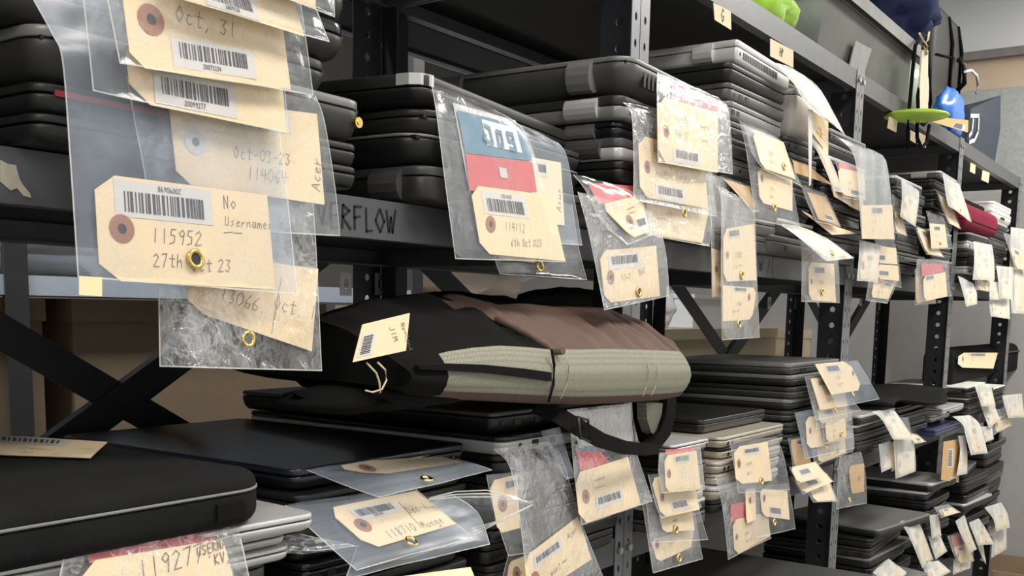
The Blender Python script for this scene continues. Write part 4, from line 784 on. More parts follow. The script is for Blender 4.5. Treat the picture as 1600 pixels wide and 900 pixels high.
po('clear pouch with an eyelet at its foot, lowest in the bunch by the post', 'film_crinkle', ['1003 785 1085 800 .606', '1012 840 1092 842', '1020 895 1098 873 .599'], [('1016 843 1084 826 1080 855 1027 879', dict(bar=None, ring=(.1, .25), rr=.006, text=[]))], '1059 872', group=gp)
po('clear pouch with an eyelet below a plain tag, third down by the post', 'film_clear', ['1008 765 1085 770 .600', '1012 810 1097 812', '1016 848 1106 843 .594'], [('1028 800 1080 792 1085 828 1036 832', dict(bar=None, ring=0))], '1054 828', group=gp)
po('clear pouch with a barcoded tag, second down in the bunch by the post', 'film_clear', ['1012 742 1075 735 .594', '1023 785 1090 778', '1034 809 1096 792 .588'], [('1016 747 1080 737 1093 796 1034 809', dict(bar=(.3, .66, .74, .9), ring=(.13, .5), rr=.006, text=[]))], group=gp)
po('crinkled pouch with barcoded tag hanging from the small silver tablet', 'film_streak', ['1030 708 1094 698 .590', '1028 740 1098 734', '1034 770 1101 764 .582'], [('1038 712 1088 704 1095 764 1040 770', dict(bar=(.27, .06, .76, .26), ring=(.09, .5), rr=.006, text=[]))], ins=[('1040 703 1085 699 1085 706 1041 710', 'print_red', 'printed_sheet')], group=gp)
go = 'tagged pouches hanging from the pale gold stack'
po('clear pouch with red print and a tag at its tip, lowest under the gold laptops', 'film_crinkle', ['1116 742 1185 735 .606', '1128 790 1195 780', '1137 874 1204 841 .598'], [('1144 813 1200 800 1203 838 1148 868', dict(bar=None, ring=(.07, .5), rr=.005))], ins=[('1142 788 1172 782 1172 808 1142 816', 'print_red', 'printed_sheet')], group=go)
po('clear pouch with two tags and an eyelet, lower right under the gold laptops', 'film_clear', ['1163 760 1230 755 .602', '1172 800 1238 790', '1180 840 1243 826 .595'], [('1164 765 1180 762 1181 812 1166 818', dict(bar=None, ring=(.4, .35), rr=.005, text=[])), ('1186 763 1229 767 1233 812 1190 806', dict(bar=(.26, .62, .7, .92), ring=(.1, .35), rr=.006, text=[], lift=.0004))], '1208 816', group=go)
po('wide clear pouch with round cornered barcoded tag, foremost under the gold laptops', 'film_clear', ['1139 688 1213 683 .605', '1147 730 1226 718', '1153 770 1234 765 .594'], [('1146 699 1199 690 1206 751 1150 757', dict(cs=(.16, .16), bar=(.25, .08, .74, .26), ring=(.1, .45), rr=.007))], '1188 752', group=go)
gn = 'tagged pouches hanging from the neat chrome edged stack'
po('dark tan pouch behind the fan of tags, low left of the chrome edged stack', 'film_clear', ['1231 685 1256 679 .634', '1236 710 1260 705', '1239 735 1270 727 .628'], [(None, dict(uv=(.1, .1, .95, .95), ring=0, bar=(.4, .05, .8, .25), col='manila_dark', text=[]))], group=gn)
po('pouch lowest of the upright ones, with an eyelet, under the chrome edged stack', 'film_crinkle', ['1266 685 1330 672 .631', '1272 728 1334 704 .622'], [(None, dict(uv=(.1, .3, .8, .95), ring=0, bar=None))], '1308 704', group=gn, er=.004)
po('frosted pouch with ringed tan tag and eyelet, hanging under the chrome edged stack', 'film_hazy', ['1242 645 1300 632 .627', '1250 680 1330 670', '1256 717 1333 700 .616'], [('1258 652 1287 648 1287 697 1261 701', dict(cs=(.2, .16), bar=(.45, .12, .9, .28), ring=(.2, .45), rr=.006, text=[]))], '1289 698', group=gn, er=.005)
po('shiny pouch with an eyelet right of the ringed tan tag', 'film_crinkle', ['1283 648 1330 640 .615', '1287 694 1334 682 .609'], [(None, dict(uv=(.1, .3, .75, .95), ring=0, bar=None))], '1313 678', group=gn, er=.005)
po('shiny pouch end under the barcoded pair, chrome edged stack', 'film_streak', ['1270 632 1325 622 .622', '1276 670 1331 656 .614'], [(None, dict(uv=(.1, .1, .9, .8), ring=0, bar=(.2, .3, .5, .7), text=[]))], group=gn)
po('clear pouch with barcoded tag and eyelet, second down from the chrome lid', 'film_clear', ['1257 588 1310 582 .622', '1266 622 1325 614', '1275 656 1345 641 .610'], [('1266 592 1310 586 1325 634 1281 641', dict(bar=(.18, .1, .55, .28), ring=0, ch=''))], '1304 640', group=gn, er=.005)
po('bluish pouch flaring right with a tag, topmost at the chrome lid', 'film_hazy', ['1277 570 1339 563 .618', '1294 606 1357 592', '1310 636 1374 623 .598'], [('1273 569 1326 564 1348 609 1299 617', dict(ch='R', cs=(.16, .2), bar=(.22, .08, .62, .34), ring=(.93, .42), rr=.0055))], '1331 616', group=gn, er=.005, wr=.006)
po('upper barcoded pouch of the fan of tags before the second post', 'film_clear', ['1233 730 1274 721 .616', '1246 756 1292 742 .600'], [(None, dict(uv=(.03, .05, .97, .97), ring=0, bar=(.2, .25, .6, .7), text=[]))], group=gn)
po('middle barcoded pouch of the fan of tags before the second post', 'film_clear', ['1236 746 1290 738 .622', '1255 772 1302 752 .606'], [(None, dict(uv=(.03, .05, .97, .97), ring=0, bar=(.25, .4, .6, .8), text=[]))], group=gn)
po('lowest pouch of the fan of tags before the second post', 'film_streak', ['1252 752 1296 748 .626', '1270 785 1308 783 .606'], [(None, dict(uv=(.1, .1, .95, .95), ring=0, bar=None, text=[]))], group=gn)
po('shiny pouch with an eyelet and ringed tag just right of the second post', 'film_crinkle', ['1312 713 1345 706 .616', '1310 745 1352 738', '1307 795 1354 786 .604'], [('1326 728 1350 724 1350 768 1330 772', dict(bar=None, ring=(.6, .5), rr=.005, text=[], col='manila_dark'))], '1326 781', group=gn, er=.005)
gq = 'tagged pouches of the low stack right of the second post'
po('pale blue empty pouch behind the white curling one', 'film_hazy', ['1404 652 1419 652 .622', '1410 690 1425 682 .612'], [], group=gq)
po('glare-white pouch curling down from a silver edge, right of the second post', 'film_white_glare', ['1362 643 1398 642 .624', '1378 656 1408 655 .610', '1395 686 1429 688 .588'], group=gq)
po('bundle pouch hanging left of the white curling one', 'film_white_glare', ['1373 695 1391 688 .618', '1377 738 1400 728 .610'], group=gq)
po('brown edged pouch squeezed in the middle of the hanging bundle', 'film_clear', ['1389 690 1402 688 .614', '1393 736 1404 734 .608'], [(None, dict(uv=(.1, .1, .9, .95), ring=0, bar=None, text=[], col='manila_dark'))], group=gq)
po('glare-white pouch hanging straight below the curling one', 'film_white_glare', ['1396 686 1428 687 .607', '1399 748 1431 736 .600'], group=gq)
po('tag pouch sticking out flat to the right of the white curling one', 'film_streak', ['1422 676 1434 680 .612', '1427 694 1447 690 .596'], [(None, dict(uv=(.1, .1, .9, .9), ring=0, bar=(.3, .5, .8, .9), text=[]))], group=gq)
gs = 'tagged pouches by the third post, third shelf'
loose('brown card tag with an upright barcode hanging beside the third post', '1474 690 1499 686 1498 754 1470 750', .607, col='manila_dark', ch='', bar=(.3, .2, .62, .66, 'V'), ring=(.85, .07), rr=.006, text=[], group=gs)
po('glare-white pouch hanging from the navy laptop corner', 'film_white_glare', ['1497 681 1508 680 .599', '1500 705 1511 705', '1494 743 1511 740 .592'], group=gs)
po('glare-white pouch with eyelet curling down from the one port laptop', 'film_white_glare', ['1488 651 1515 649 .600', '1504 664 1530 662 .590', '1509 682 1536 680', '1517 711 1543 707 .578'], None, '1528 698', group=gs, er=.004)
gt = 'tagged pouches at the right end of the third shelf'
po('lower pouch hanging behind the white slip right of the third post', 'film_white_glare', ['1531 630 1553 630 .622', '1545 668 1563 657 .612'], None, '1543 653', group=gt, er=.004)
po('glare-white slip pouch hanging from a white edged laptop right of the third post', 'film_white_glare', ['1522 600 1548 600 .614', '1533 635 1555 634 .603'], group=gt)
po('small pale pouch lowest left in the far third shelf bunch', 'film_white_glare', ['1532 667 1550 665 .620', '1538 692 1553 686 .613'], group=gt)
po('pinkish pouch in the middle of the far third shelf bunch', 'film_streak', ['1550 640 1576 638 .624', '1552 680 1581 664 .616'], group=gt)
po('glare-white pouch hanging from the rightmost laptop edge on the third shelf', 'film_white_glare', ['1566 618 1597 615 .613', '1575 653 1601 652 .603'], group=gt)
# ---- fourth shelf
gx = 'tagged pouches on the lowest visible shelf'
LW = [('glare-white pouch slanting from the topmost charcoal laptop, lowest shelf', ['1406 815 1431 808 .600', '1420 838 1441 828 .588', '1441 888 1458 874 .576'], '1448 876'),
 ('glare-white pouch cut by the bottom edge, hanging from the askew black laptop', ['1364 895 1388 873 .580', '1388 912 1425 900 .566'], None),
 ('glare-white pouch hanging straight left below the third post', ['1452 805 1466 803 .606', '1456 841 1471 837 .600'], None),
 ('glare-white pouch second down below the third post', ['1450 838 1469 837 .612', '1462 874 1480 861 .604'], '1467 864'),
 ('wide glare-white pouch at the bottom edge left of the red printed one', ['1440 880 1466 876 .590', '1452 912 1485 893 .574'], None),
 ('crumpled shiny pouch lying on top below the third post', ['1459 792 1482 788 .602', '1470 809 1501 800 .586'], None),
 ('glare-white pouch with dark eyelets slanting right of the third post, lowest shelf', ['1493 815 1507 805 .602', '1502 838 1515 830', '1515 864 1526 858 .590'], '1513 848'),
 ('pouch with red print half hidden behind the eyelet one, lowest shelf', ['1480 838 1496 832 .612', '1488 862 1514 856', '1497 882 1522 876 .604'], None),
 ('glare-white pouch lowest under the red printed one, lowest shelf', ['1490 874 1518 874 .618', '1488 898 1516 888 .612'], '1501 888'),
 ('glare-white pouch slanting down in the middle of the last stacks, lowest shelf', ['1514 817 1529 810 .604', '1521 836 1542 830', '1528 852 1553 850 .592'], '1539 846'),
 ('narrow glare-white flap under the slanting pouch of the last stacks', ['1521 838 1536 848 .614', '1535 872 1540 882 .608'], None),
 ('tan pouch sliver behind the rightmost pouch, lowest shelf', ['1542 814 1554 811 .614', '1545 836 1556 842 .608'], None),
 ('pale pouch with barcode curling from the rightmost laptop, lowest shelf', ['1538 793 1564 785 .606', '1552 811 1575 803 .594', '1556 830 1578 824 .588'], '1568 821'),
 ('pouch with barcoded tag hanging lowest under the rightmost one', ['1552 826 1573 824 .610', '1548 872 1573 858 .603'], '1561 858')]
for lb, rw, ey in LW:
    k = {}
    if 'red print' in lb and lb.startswith('pouch'): k['ins'] = [('1486 838 1500 834 1505 858 1490 856', 'print_red', 'printed_sheet')]
    po(lb, 'film_streak' if ('crumpled' in lb or 'red print' in lb and lb.startswith('pouch')) else ('film_clear' if 'tan' in lb else 'film_white_glare'), rw, None, ey, group=gx, er=.004, **k)
# ---------------------------------------------------------------- soft things on the shelves
mat('brown_fabric', (.115, .066, .052), .75, var=.15, scale=60, bump=.2, bscale=700)
mat('black_fabric', (.007, .007, .007), .95, var=.3, bump=.2, bscale=900, spec=.12)
mat('neoprene', (.011, .011, .0115), .95, var=.3, bump=.3, bscale=1400, spec=.15)
mat('stitch_grey', (.20, .20, .19), .8); mat('stitch_pale', (.50, .48, .42), .8); mat('cord_beige', (.62, .50, .34), .8)
def mesh_mat(name, a, b, sc):
    m = mat(name, a, .75, var=.05); nt = m.node_tree; bs = nt.nodes['Principled BSDF']; tc = nt.nodes['Texture Coordinate']
    mp = nt.nodes.new('ShaderNodeMapping'); mp.inputs['Rotation'].default_value = (0, math.radians(38), 0); mp.inputs['Scale'].default_value = (sc, sc, sc)
    ck = nt.nodes.new('ShaderNodeTexVoronoi'); ck.inputs['Scale'].default_value = 1; ck.inputs['Randomness'].default_value = .15
    nt.links.new(tc.outputs['Object'], mp.inputs[0]); nt.links.new(mp.outputs[0], ck.inputs['Vector'])
    r = nt.nodes.new('ShaderNodeValToRGB'); r.color_ramp.elements[0].position = .25; r.color_ramp.elements[1].position = .6
    r.color_ramp.elements[0].color = (*a, 1); r.color_ramp.elements[1].color = (*b, 1)
    nt.links.new(ck.outputs['Distance'], r.inputs[0]); nt.links.new(r.outputs[0], bs.inputs['Base Color'])
mesh_mat('olive_mesh', (.30, .30, .225), (.19, .19, .14), 340)
# backpack
YBP = .575
bp = thing('backpack', 'brown and olive mesh backpack lying on its side on the third shelf', 'backpack', P(860, 630, .7))
st = [(628, 572, 606, 552, 590), (655, 560, 618, 528, 600), (700, 549, 623, 492, 606), (740, 543, 626, 481, 609), (780, 540, 628, 477, 611), (820, 542, 630, 476, 612), (860, 546, 632, 477, 613), (900, 546, 633, 479, 614), (950, 545, 632, 485, 613), (990, 546, 630, 497, 612), (1020, 547, 628, 509, 610), (1045, 548, 626, 524, 607), (1062, 549, 623, 538, 605), (1068, 555, 615, 548, 600)]
RIDGE = [(480, 500), (560, 474), (640, 462), (700, 462), (760, 474), (830, 476), (900, 479), (950, 486), (990, 496), (1020, 508), (1045, 523), (1062, 541), (1072, 553)]
def ridge(x): return float(np.interp(x, [a for a, b in RIDGE], [b for a, b in RIDGE]))
def loop(q):
    x, s, b, tp, bk = q; X = P(x, s, YBP).x; zs, zb = P(x, s, YBP).z, P(x, b, YBP).z
    YQ = .70; xq = proj((X+.012, YQ, zs+.04))[0]; zt = max(zs+.004, P(xq, ridge(xq), YQ).z)
    e = (zs-zb); out = []
    for f in (0, .06, .16, .3, .5, .7, .85, .95, 1): out.append(Vector((X, YBP-.012*math.sin(f*math.pi)+(.012 if f in (0,) else 0), zb+e*f)))
    for f in (.12, .25, .4, .55, .7, .85, 1): out.append(Vector((X+.012*f, YBP+(YQ-YBP)*f, zs+(zt-zs)*math.sin(f*math.pi/2))))
    for f in (.3, .6, 1): out.append(Vector((X+.015, YQ+.12*f, zt+(zb-zt)*f*f*.9)))
    out.append(Vector((X+.012, .78, zb+.004))); return out
LP = []
for k in range(len(st)-1):
    for i in range(12): LP.append(loop([a+(b-a)*i/12 for a, b in zip(st[k], st[k+1])]))
LP.append(loop(st[-1]))
for j, L in enumerate(LP):                                          # soft folds across the flap
    for i in range(9, 17):
        k = i/9; L[i] = L[i]+Vector((0, 0, .0035*math.sin(j*.58+noise.noise(Vector((j*.15, i*.2, 0)))*3)*max(0, 1-(i-9)/7)*(j > 60)+.006*noise.noise(Vector((j*.09, i*.5, 4)))))
mb = {k: MB() for k in ('front', 'flap', 'base', 'dark')}
cur = [(700, 476), (745, 486), (790, 504), (825, 522), (850, 538), (863, 549)]
def cury(x):
    for (a, b), (c, d) in zip(cur[:-1], cur[1:]):
        if a <= x <= c: return b+(d-b)*(x-a)/(c-a)
    return 470 if x < cur[0][0] else 9999
for j in range(len(LP)-1):
    n = len(LP[0])
    for i in range(n):
        a, b, c, d = LP[j][i], LP[j+1][i], LP[j+1][(i+1) % n], LP[j][(i+1) % n]
        px = proj((a+b+c+d)/4)
        if i < 2 or i >= n-2: key = 'base' if j > 19 else 'dark'
        elif i < 8: key = 'front' if j > 19 else 'dark'
        else: key = 'dark' if (px[0] < 700 or (px[0] < 863 and px[1] > cury(px[0]))) else 'flap'
        mb[key].add([a, b, c, d], [(0, 1, 2, 3)], 0, True)
mb['dark'].add(LP[0], [tuple(range(len(LP[0])))[::-1]]); mb['front'].add(LP[-1], [tuple(range(len(LP[0])))], 0)
mb['front'].build('mesh_side_panel', 'olive_mesh', bp, weld=True); mb['flap'].build('front_flap', 'brown_fabric', bp, weld=True); mb['base'].build('lower_trim', 'brown_fabric', bp, weld=True); mb['dark'].build('pocket_lining', 'black_fabric', bp, weld=True)
def path(pts, Y): return [P(x, y, Y) for x, y in pts]
m = MB()
up = path([(655, 571), (700, 568), (760, 570), (820, 576), (862, 582)], YBP-.0145); lo = path([(655, 577), (700, 579), (760, 583), (820, 590), (862, 596)], YBP-.0145)
for k in range(4): m.hexa([lo[k], lo[k+1], up[k+1], up[k]], (0, .006, 0))
m.build('zip_slot', 'black_fabric', bp)
for pts, nm, mm, r in (([(862, 546), (866, 570), (865, 600), (857, 628)], 'piping', 'black_fabric', .0016), ([(884, 549), (889, 575), (886, 600), (876, 623)], 'stitching', 'stitch_pale', .0005), ([(1008, 552), (1013, 580), (1010, 605), (1004, 620)], 'stitching', 'stitch_pale', .0004), ([(1022, 553), (1027, 580), (1024, 605), (1018, 618)], 'stitching', 'stitch_pale', .0004)):
    m = MB(); m.tube(path(pts, YBP-.0125), r, 0, 6); m.build(nm, mm, bp)
fl_ = [(proj(p), p) for L in LP for p in L[8:17]]
pp = []
for k in range(22):
    x = 706+157*k/21; y = cury(min(x, 862.9)); d, p = min(((q[0][0]-x)**2+(q[0][1]-y)**2, q[1].y) for q in fl_); pp.append((x, y, p))
sm = [(pp[k][0], pp[k][1], sum(pp[i][2] for i in range(max(0, k-2), min(22, k+3)))/len(range(max(0, k-2), min(22, k+3)))-.004) for k in range(22)]
m = MB(); m.tube([P(*q) for q in sm]+[P(880, 548, .562)], .0042, 0, 8); m.build('piping', 'brown_fabric', bp)
def band(name, cen, wpx, Ys, mtl, par, th=.0025):
    m = MB(); n = len(cen); U, L = [], []
    for k, (x, y) in enumerate(cen):
        a = cen[min(k+1, n-1)]; b = cen[max(k-1, 0)]; dx, dy = a[0]-b[0], a[1]-b[1]; l = math.hypot(dx, dy); w = wpx[k] if isinstance(wpx, list) else wpx
        nx, ny = -dy/l*w/2, dx/l*w/2; U.append(P(x+nx, y+ny, Ys[k])); L.append(P(x-nx, y-ny, Ys[k]))
    off = Vector((0, th, 0)); m.loops([[U[k], L[k], L[k]+off, U[k]+off] for k in range(n)]); return m.build(name, mtl, par)
band('webbing_strap', [(838, 634), (872, 648), (905, 668), (940, 688), (975, 699), (1010, 703), (1030, 702)], [24, 25, 26, 24, 22, 18, 14], [.60, .582, .572, .566, .566, .575, .59], 'black_fabric', bp)
m = MB(); bu = path([(903, 652), (919, 656), (922, 690), (906, 684), (903, 652)], .566); m.tube(bu, .0017, 0, 8); m.build('buckle', 'black_plastic', bp)
band('shoulder_strap', [(1050, 622), (1048, 648), (1040, 676), (1024, 697), (1002, 706)], [14, 15, 17, 17, 14], [.60, .60, .60, .60, .60], 'black_fabric', bp, .012)
m = MB(); cs = [(1010, 630), (1036, 630), (1040, 650), (1036, 672), (1027, 681), (1018, 676), (1011, 655)]
m.hexa([P(x, y, .606) for x, y in cs], (0, .014, 0)); m.build('strap_padding', 'olive_mesh', bp)
m = MB(); cs = [(996, 626), (1046, 626), (1050, 660), (1040, 690), (1022, 700), (1006, 690), (998, 655)]
m.hexa([P(x, y, .6205) for x, y in cs], (0, .008, 0)); m.build('strap_back', 'black_fabric', bp)
def lump(name, c, r, sq, mtl, par, seed, amp=.15):
    m = MB(); g = []; n = 24
    for j in range(n//2+1):
        row = []
        for i in range(n+1):
            a, b = i % n*2*math.pi/n, (j/(n//2)-.5)*math.pi; d = Vector((math.cos(a)*math.cos(b), math.sin(a)*math.cos(b), math.sin(b)))
            k = 1+amp*noise.noise(d*2.2+Vector((seed, 0, 0)))+amp*.5*noise.noise(d*5+Vector((0, seed, 0)))
            row.append(Vector(c)+Vector((d.x*sq[0], d.y*sq[1], d.z*sq[2]))*r*k)
        g.append(row)
    m.grid(g); return m.build(name, mtl, par)
lump('back_padding', P(600, 582, .74), .09, (1.25, .9, .30), 'black_fabric', bp, 3)
lump('back_padding', P(720, 492, .80), .10, (1.5, .8, .28), 'black_fabric', bp, 6)
lump('waist_belt', P(585, 618, .66), .09, (1.2, .6, .16), 'black_fabric', bp, 9)
lump('carry_handle', P(900, 468, .86), .08, (2.0, .4, .22), 'black_fabric', bp, 12)
lump('strap_end', P(680, 612, .60), .06, (1.3, .35, .2), 'black_fabric', bp, 15)
t = loose('tan card tag on a beige elastic loop dangling from the backpack', '566 507 640 489 634 548 551 566', .556, ch='', bar=(.06, .3, .34, .9, 'V'), ring=0, col='manila', text=[(.56, .25, .006, 'JIM', -80), (.80, .22, .0048, 'No~Candy', -80)])
for pts in ([(573, 567), (588, 583), (593, 598), (594, 614)], [(590, 566), (602, 578), (604, 594), (597, 608), (582, 613), (571, 610)]):
    m = MB(); m.tube(path(pts, .555), .0008, 0, 6); m.build('elastic_loop', 'cord_beige', t)
# black zip case with its tag
zt = CZ-.1175; zb_ = CZ-.1558
cs_ = thing('zip_case', 'black padded zip case lying on the silver laptops at the left', 'case', (.33, .70, zb_))
def soft(mb, x0, y0, z0, w, d, h, r, rt, rb, m=0, seg=8, crown=0):
    rings = []
    for k in range(5):
        a = math.pi/2*k/4; rings.append([(px, py, z0+rb-rb*math.cos(a)) for px, py in rrect(x0+rb*(1-math.sin(a)), y0+rb*(1-math.sin(a)), w-2*rb*(1-math.sin(a)), d-2*rb*(1-math.sin(a)), max(.002, r-rb*(1-math.sin(a))), seg)])
    for k in range(5):
        a = math.pi/2*k/4; i = rt*(1-math.cos(a)); rings.append([(px, py, z0+h-rt+rt*math.sin(a)) for px, py in rrect(x0+i, y0+i, w-2*i, d-2*i, max(.002, r-i), seg)])
    if crown:
        for f in (.35, .7, .92): 
            i = rt+f*min(w, d)*.42; rings.append([(px, py, z0+h+crown*math.sin(f*math.pi/2)) for px, py in rrect(x0+i, y0+i, w-2*i, d-2*i, max(.002, r*(1-f)), seg)])
    mb.loops(rings, m, True)
cx0, cy0, cw, cdp = .165, .562, .338, .245
m = MB(); soft(m, cx0, cy0, zb_, cw, cdp, .026, .035, .004, .012); m.build('lower_shell', 'neoprene', cs_)
m = MB(); soft(m, cx0, cy0, zb_+.0262, cw, cdp, zt-zb_-.0262, .035, .010, .002, crown=.006); m.build('upper_shell', 'neoprene', cs_)
m = MB(); m.loops([[(x, y, zb_+.0262+dz) for x, y in rrect(cx0-e, cy0-e, cw+2*e, cdp+2*e, .036, 8)] for dz, e in ((-.0012, -.001), (-.0008, .0008), (.0008, .0008), (.0012, -.001))], 0, True, False); m.build('zip_seam', 'stitch_grey', cs_)
m = MB(); m.box(cx0+cw-.055, cy0-.0025, zb_+.008, cx0+cw-.032, cy0+.002, zb_+.020); m.build('zip_pull', 'black_fabric', cs_)
def flat_tag(label, quad, z, **o):
    q = nums(quad); pts = [PZ(q[i], q[i+1], z) for i in range(0, 8, 2)]
    t = thing('hang_tag', label, 'tag', sum(pts, Vector())/4)
    class F: pass
    f = F(); f.at = lambda x, y, off=0: (PZ(x, y, z+off), Vector((0, 0, 1)))
    make_tag(f, q, t, o, True); return t
flat_tag('tan card tag lying flat on the black zip case', '-60 676 168 691 141 716 -60 709', zt+.0075, ch='', ring=0, bar=(.25, .1, .75, .42), text=[(.4, .72, .007, 'ILNA~J'), (.45, .93, .007, 'Wolfie'), (.85, .6, .006, '123')])
# red sleeve
rs = thing('laptop_sleeve', 'dark red padded laptop sleeve with black trim, at the right of the upper shelf', 'sleeve', (3.15, .75, CZ+.241))
mat('red_fabric', (.21, .010, .036), .85, var=.1, bump=.2, bscale=900, spec=.2)
m = MB(); soft(m, 2.935, .615, CZ+.2415, .46, .30, .068, .03, .024, .020); m.build('body', 'red_fabric', rs)
m = MB(); soft(m, 2.932, .628, CZ+.302, .33, .28, .018, .03, .008, .004); m.build('trim', 'black_fabric', rs)
m = MB(); m.loops([[(x, y, CZ+.262+dz) for x, y in rrect(2.934, .614, .462, .302, .031, 8)] for dz in (-.001, .001)], 0, True, False); m.build('seam', 'black_fabric', rs)
# black case behind the third shelf's far stacks, with its tag
a, b = P(1490, 545, .69), P(1600, 545, .69); zk = CZ-.1975
bc_ = thing('laptop_bag', 'black laptop bag with a tag, lying on the far stacks of the third shelf', 'bag', ((a.x+b.x)/2, .8, zk))
m = MB(); soft(m, a.x, .69, zk, b.x-a.x-.02, .09, P(1540, 541, .69).z-zk, .03, .03, .01); m.build('body', 'black_fabric', bc_)
m = MB(); m.tube([(a.x+.03, .687, a.z-.03), (b.x-.06, .687, a.z-.03)], .003); m.build('zip', 'black_plastic', bc_)
loose('ringed tan card tag on the black laptop bag right of the third post', '1498 551 1559 551 1552 576 1496 574', .684, cs=(.12, .25), bar=(.26, .05, .66, .25), col='manila', ring=(.1, .42), rr=.009)
# wavy sleeve
ws_ = MB(); g = []
for j in range(14):
    row = []
    for i in range(41):
        u, v = i/40, j/13; X = 2.30+.70*u; Y = .598+.26*v+.02*math.sin(u*9)
        row.append(Vector((X, Y, CZ-.199+.010*math.sin(u*8.5+.6)+.004*math.sin(v*7+u*5)+.004)))
    g.append(row)
ws_.grid(g); o = ws_.build('padded_sleeve', 'neoprene', None, (2.65, .73, CZ-.2)); md = o.modifiers.new('thick', 'SOLIDIFY'); md.thickness = .007
tag(o, 'thin wavy black padded sleeve draped over the low stack left of the third post', 'sleeve')
# ---------------------------------------------------------------- things on the top shelf
mat('lime_fabric', (.34, .62, .035), .7, var=.2, scale=12, sheen=.3); mat('lime_plastic', (.42, .66, .06), .35, var=.08); mat('pale_green', (.52, .62, .48), .3, var=.08)
mat('bin_grey', (.125, .13, .11), .75, var=.4, scale=9, bump=.2, bscale=90); mat('bin_light', (.30, .305, .285), .75, var=.3, scale=14)
mat('navy_fabric', (.022, .030, .078), .9, var=.3, scale=20, spec=.2); mat('blue_plastic', (.03, .19, .72), .3, var=.35, scale=9); mat('navy_paper', (.010, .020, .042), .5, var=.15)
mat('cream_fabric', (.72, .66, .50), .8, var=.06); mat('orange_card', (.78, .42, .14), .7, var=.05); mat('black_leather', (.016, .0165, .016), .45, var=.3, bump=.25, bscale=260)
c = P(1160, 6, .78); blob('cloth_bag', 'crumpled lime green cloth bag behind the G label on the top shelf', 'bag', (c.x, .77, ZT+.075), .085, 'lime_fabric', 4, .28, (1.15, .9, .95), 40, 2.2)
bl, br = PZ(1252, 86, ZT), PZ(1394, 176, ZT); rt = P(1428, 70, .668)
bn = thing('storage_bin', 'scuffed grey plastic storage bin on the top shelf behind the HP label', 'bin', ((bl.x+br.x)/2, .84, ZT))
m = MB(); xa, xb, hh = bl.x, br.x, rt.z-ZT; fl = (rt.x-br.x); ya, yb = .672, 1.02
bot = [(xa, ya+.012, ZT+.001), (xb, ya+.012, ZT+.001), (xb, yb, ZT+.001), (xa, yb, ZT+.001)]; top = [(xa-fl*.6, ya, ZT+hh), (xb+fl, ya, ZT+hh), (xb+fl, yb+.02, ZT+hh), (xa-fl*.6, yb+.02, ZT+hh)]
inn = [(x+(.008 if i in (0, 3) else -.008), y+(.008 if i < 2 else -.008), z) for i, (x, y, z) in enumerate(top)]; inb = [(x+(.01 if i in (0, 3) else -.01), y+(.01 if i < 2 else -.01), ZT+.01) for i, (x, y, z) in enumerate(bot)]
m.loops([bot, top, inn, inb]); m.build('body', 'bin_grey', bn)
m = MB(); e = .016; m.loops([[(x+sx*e, y+sy*e, ZT+hh+dz) for (x, y, z), (sx, sy) in zip(top, ((-1, -1), (1, -1), (1, 1), (-1, 1)))] for dz in (-.026, 0)]+[inn]+[[(x, y, ZT+hh-.026) for x, y, z in top]], 0, False, False); m.build('rim', 'bin_light', bn)
m = MB(); m.hexa([P(x, y, .6715) for x, y in ((1335, 64), (1360, 77), (1346, 122), (1325, 107))], (0, -.003, 0)); m.build('label_plate', 'bin_light', bn)
m = MB()
for q in ((1328, 107, 1319, 140), (1346, 122, 1339, 152)): m.hexa([P(q[0], q[1], .675), P(q[0]+4, q[1]+2, .675), P(q[2]+4, q[3]+2, .678), P(q[2], q[3], .678)], (0, -.004, 0))
m.build('rib', 'bin_grey', bn)
c = P(1408, 22, .74); nb = blob('drawstring_bag', 'dark blue drawstring cloth bag overflowing the grey storage bin', 'bag', (c.x-.05, .76, c.z+.01), .13, 'navy_fabric', 6, .30, (1.15, .85, .78), 48, 2.3)
nb['_o'] = tuple(nb.location)
Yc = .632
for pts in ([(1442, 52), (1430, 72), (1426, 110), (1421, 165), (1418, 205), (1419, 232)], [(1449, 58), (1453, 110), (1454, 160), (1451, 186), (1443, 195), (1435, 188), (1434, 150), (1440, 90), (1447, 62)], [(1433, 190), (1433, 215), (1440, 231), (1448, 222), (1452, 195)]):
    m = MB(); m.tube([P(x, y, Yc if y > 60 else .66) for x, y in pts], .0042, 0, 8); m.build('drawstring', 'black_fabric', nb)
t = thing('strap', 'cream cloth strap tied with beige string, hanging over the top shelf edge', 'strap', P(1444, 130, .628))
band('webbing', [(1446, 78), (1444, 120), (1443, 182)], [9, 12, 14], [.628, .628, .630], 'cream_fabric', t, .004)
for pts in ([(1437, 52), (1442, 63), (1449, 72), (1447, 86)], [(1452, 50), (1450, 62), (1443, 72), (1449, 84)]):
    m = MB(); m.tube(path(pts, .625), .0022, 0, 6); m.build('string', 'cord_beige', t)
a, b = P(1452, 186, .78), P(1497, 190, .78); zt2 = P(1478, 13, .78).z
bk = thing('equipment_case', 'tall black soft case standing on the top shelf right of the storage bin', 'case', ((a.x+b.x)/2, .85, ZT))
def upright(mb, x0, x1, y0, y1, z0, z1, r, bev):                    # rounded outline seen from the front, soft edges along the depth
    rings = []
    for y, i in ((y0, bev), (y0+bev*.3, bev*.3), (y0+bev, 0), (y1-bev, 0), (y1-bev*.3, bev*.3), (y1, bev)): rings.append([(a_, y, b_) for a_, b_ in rrect(x0+i, z0+i, x1-x0-2*i, z1-z0-2*i, r-i*.5, 6)])
    mb.loops(rings, 0, True)
m = MB(); upright(m, a.x, b.x, .78, 1.0, ZT+.001, zt2, .06, .02); m.build('body', 'black_leather', bk)
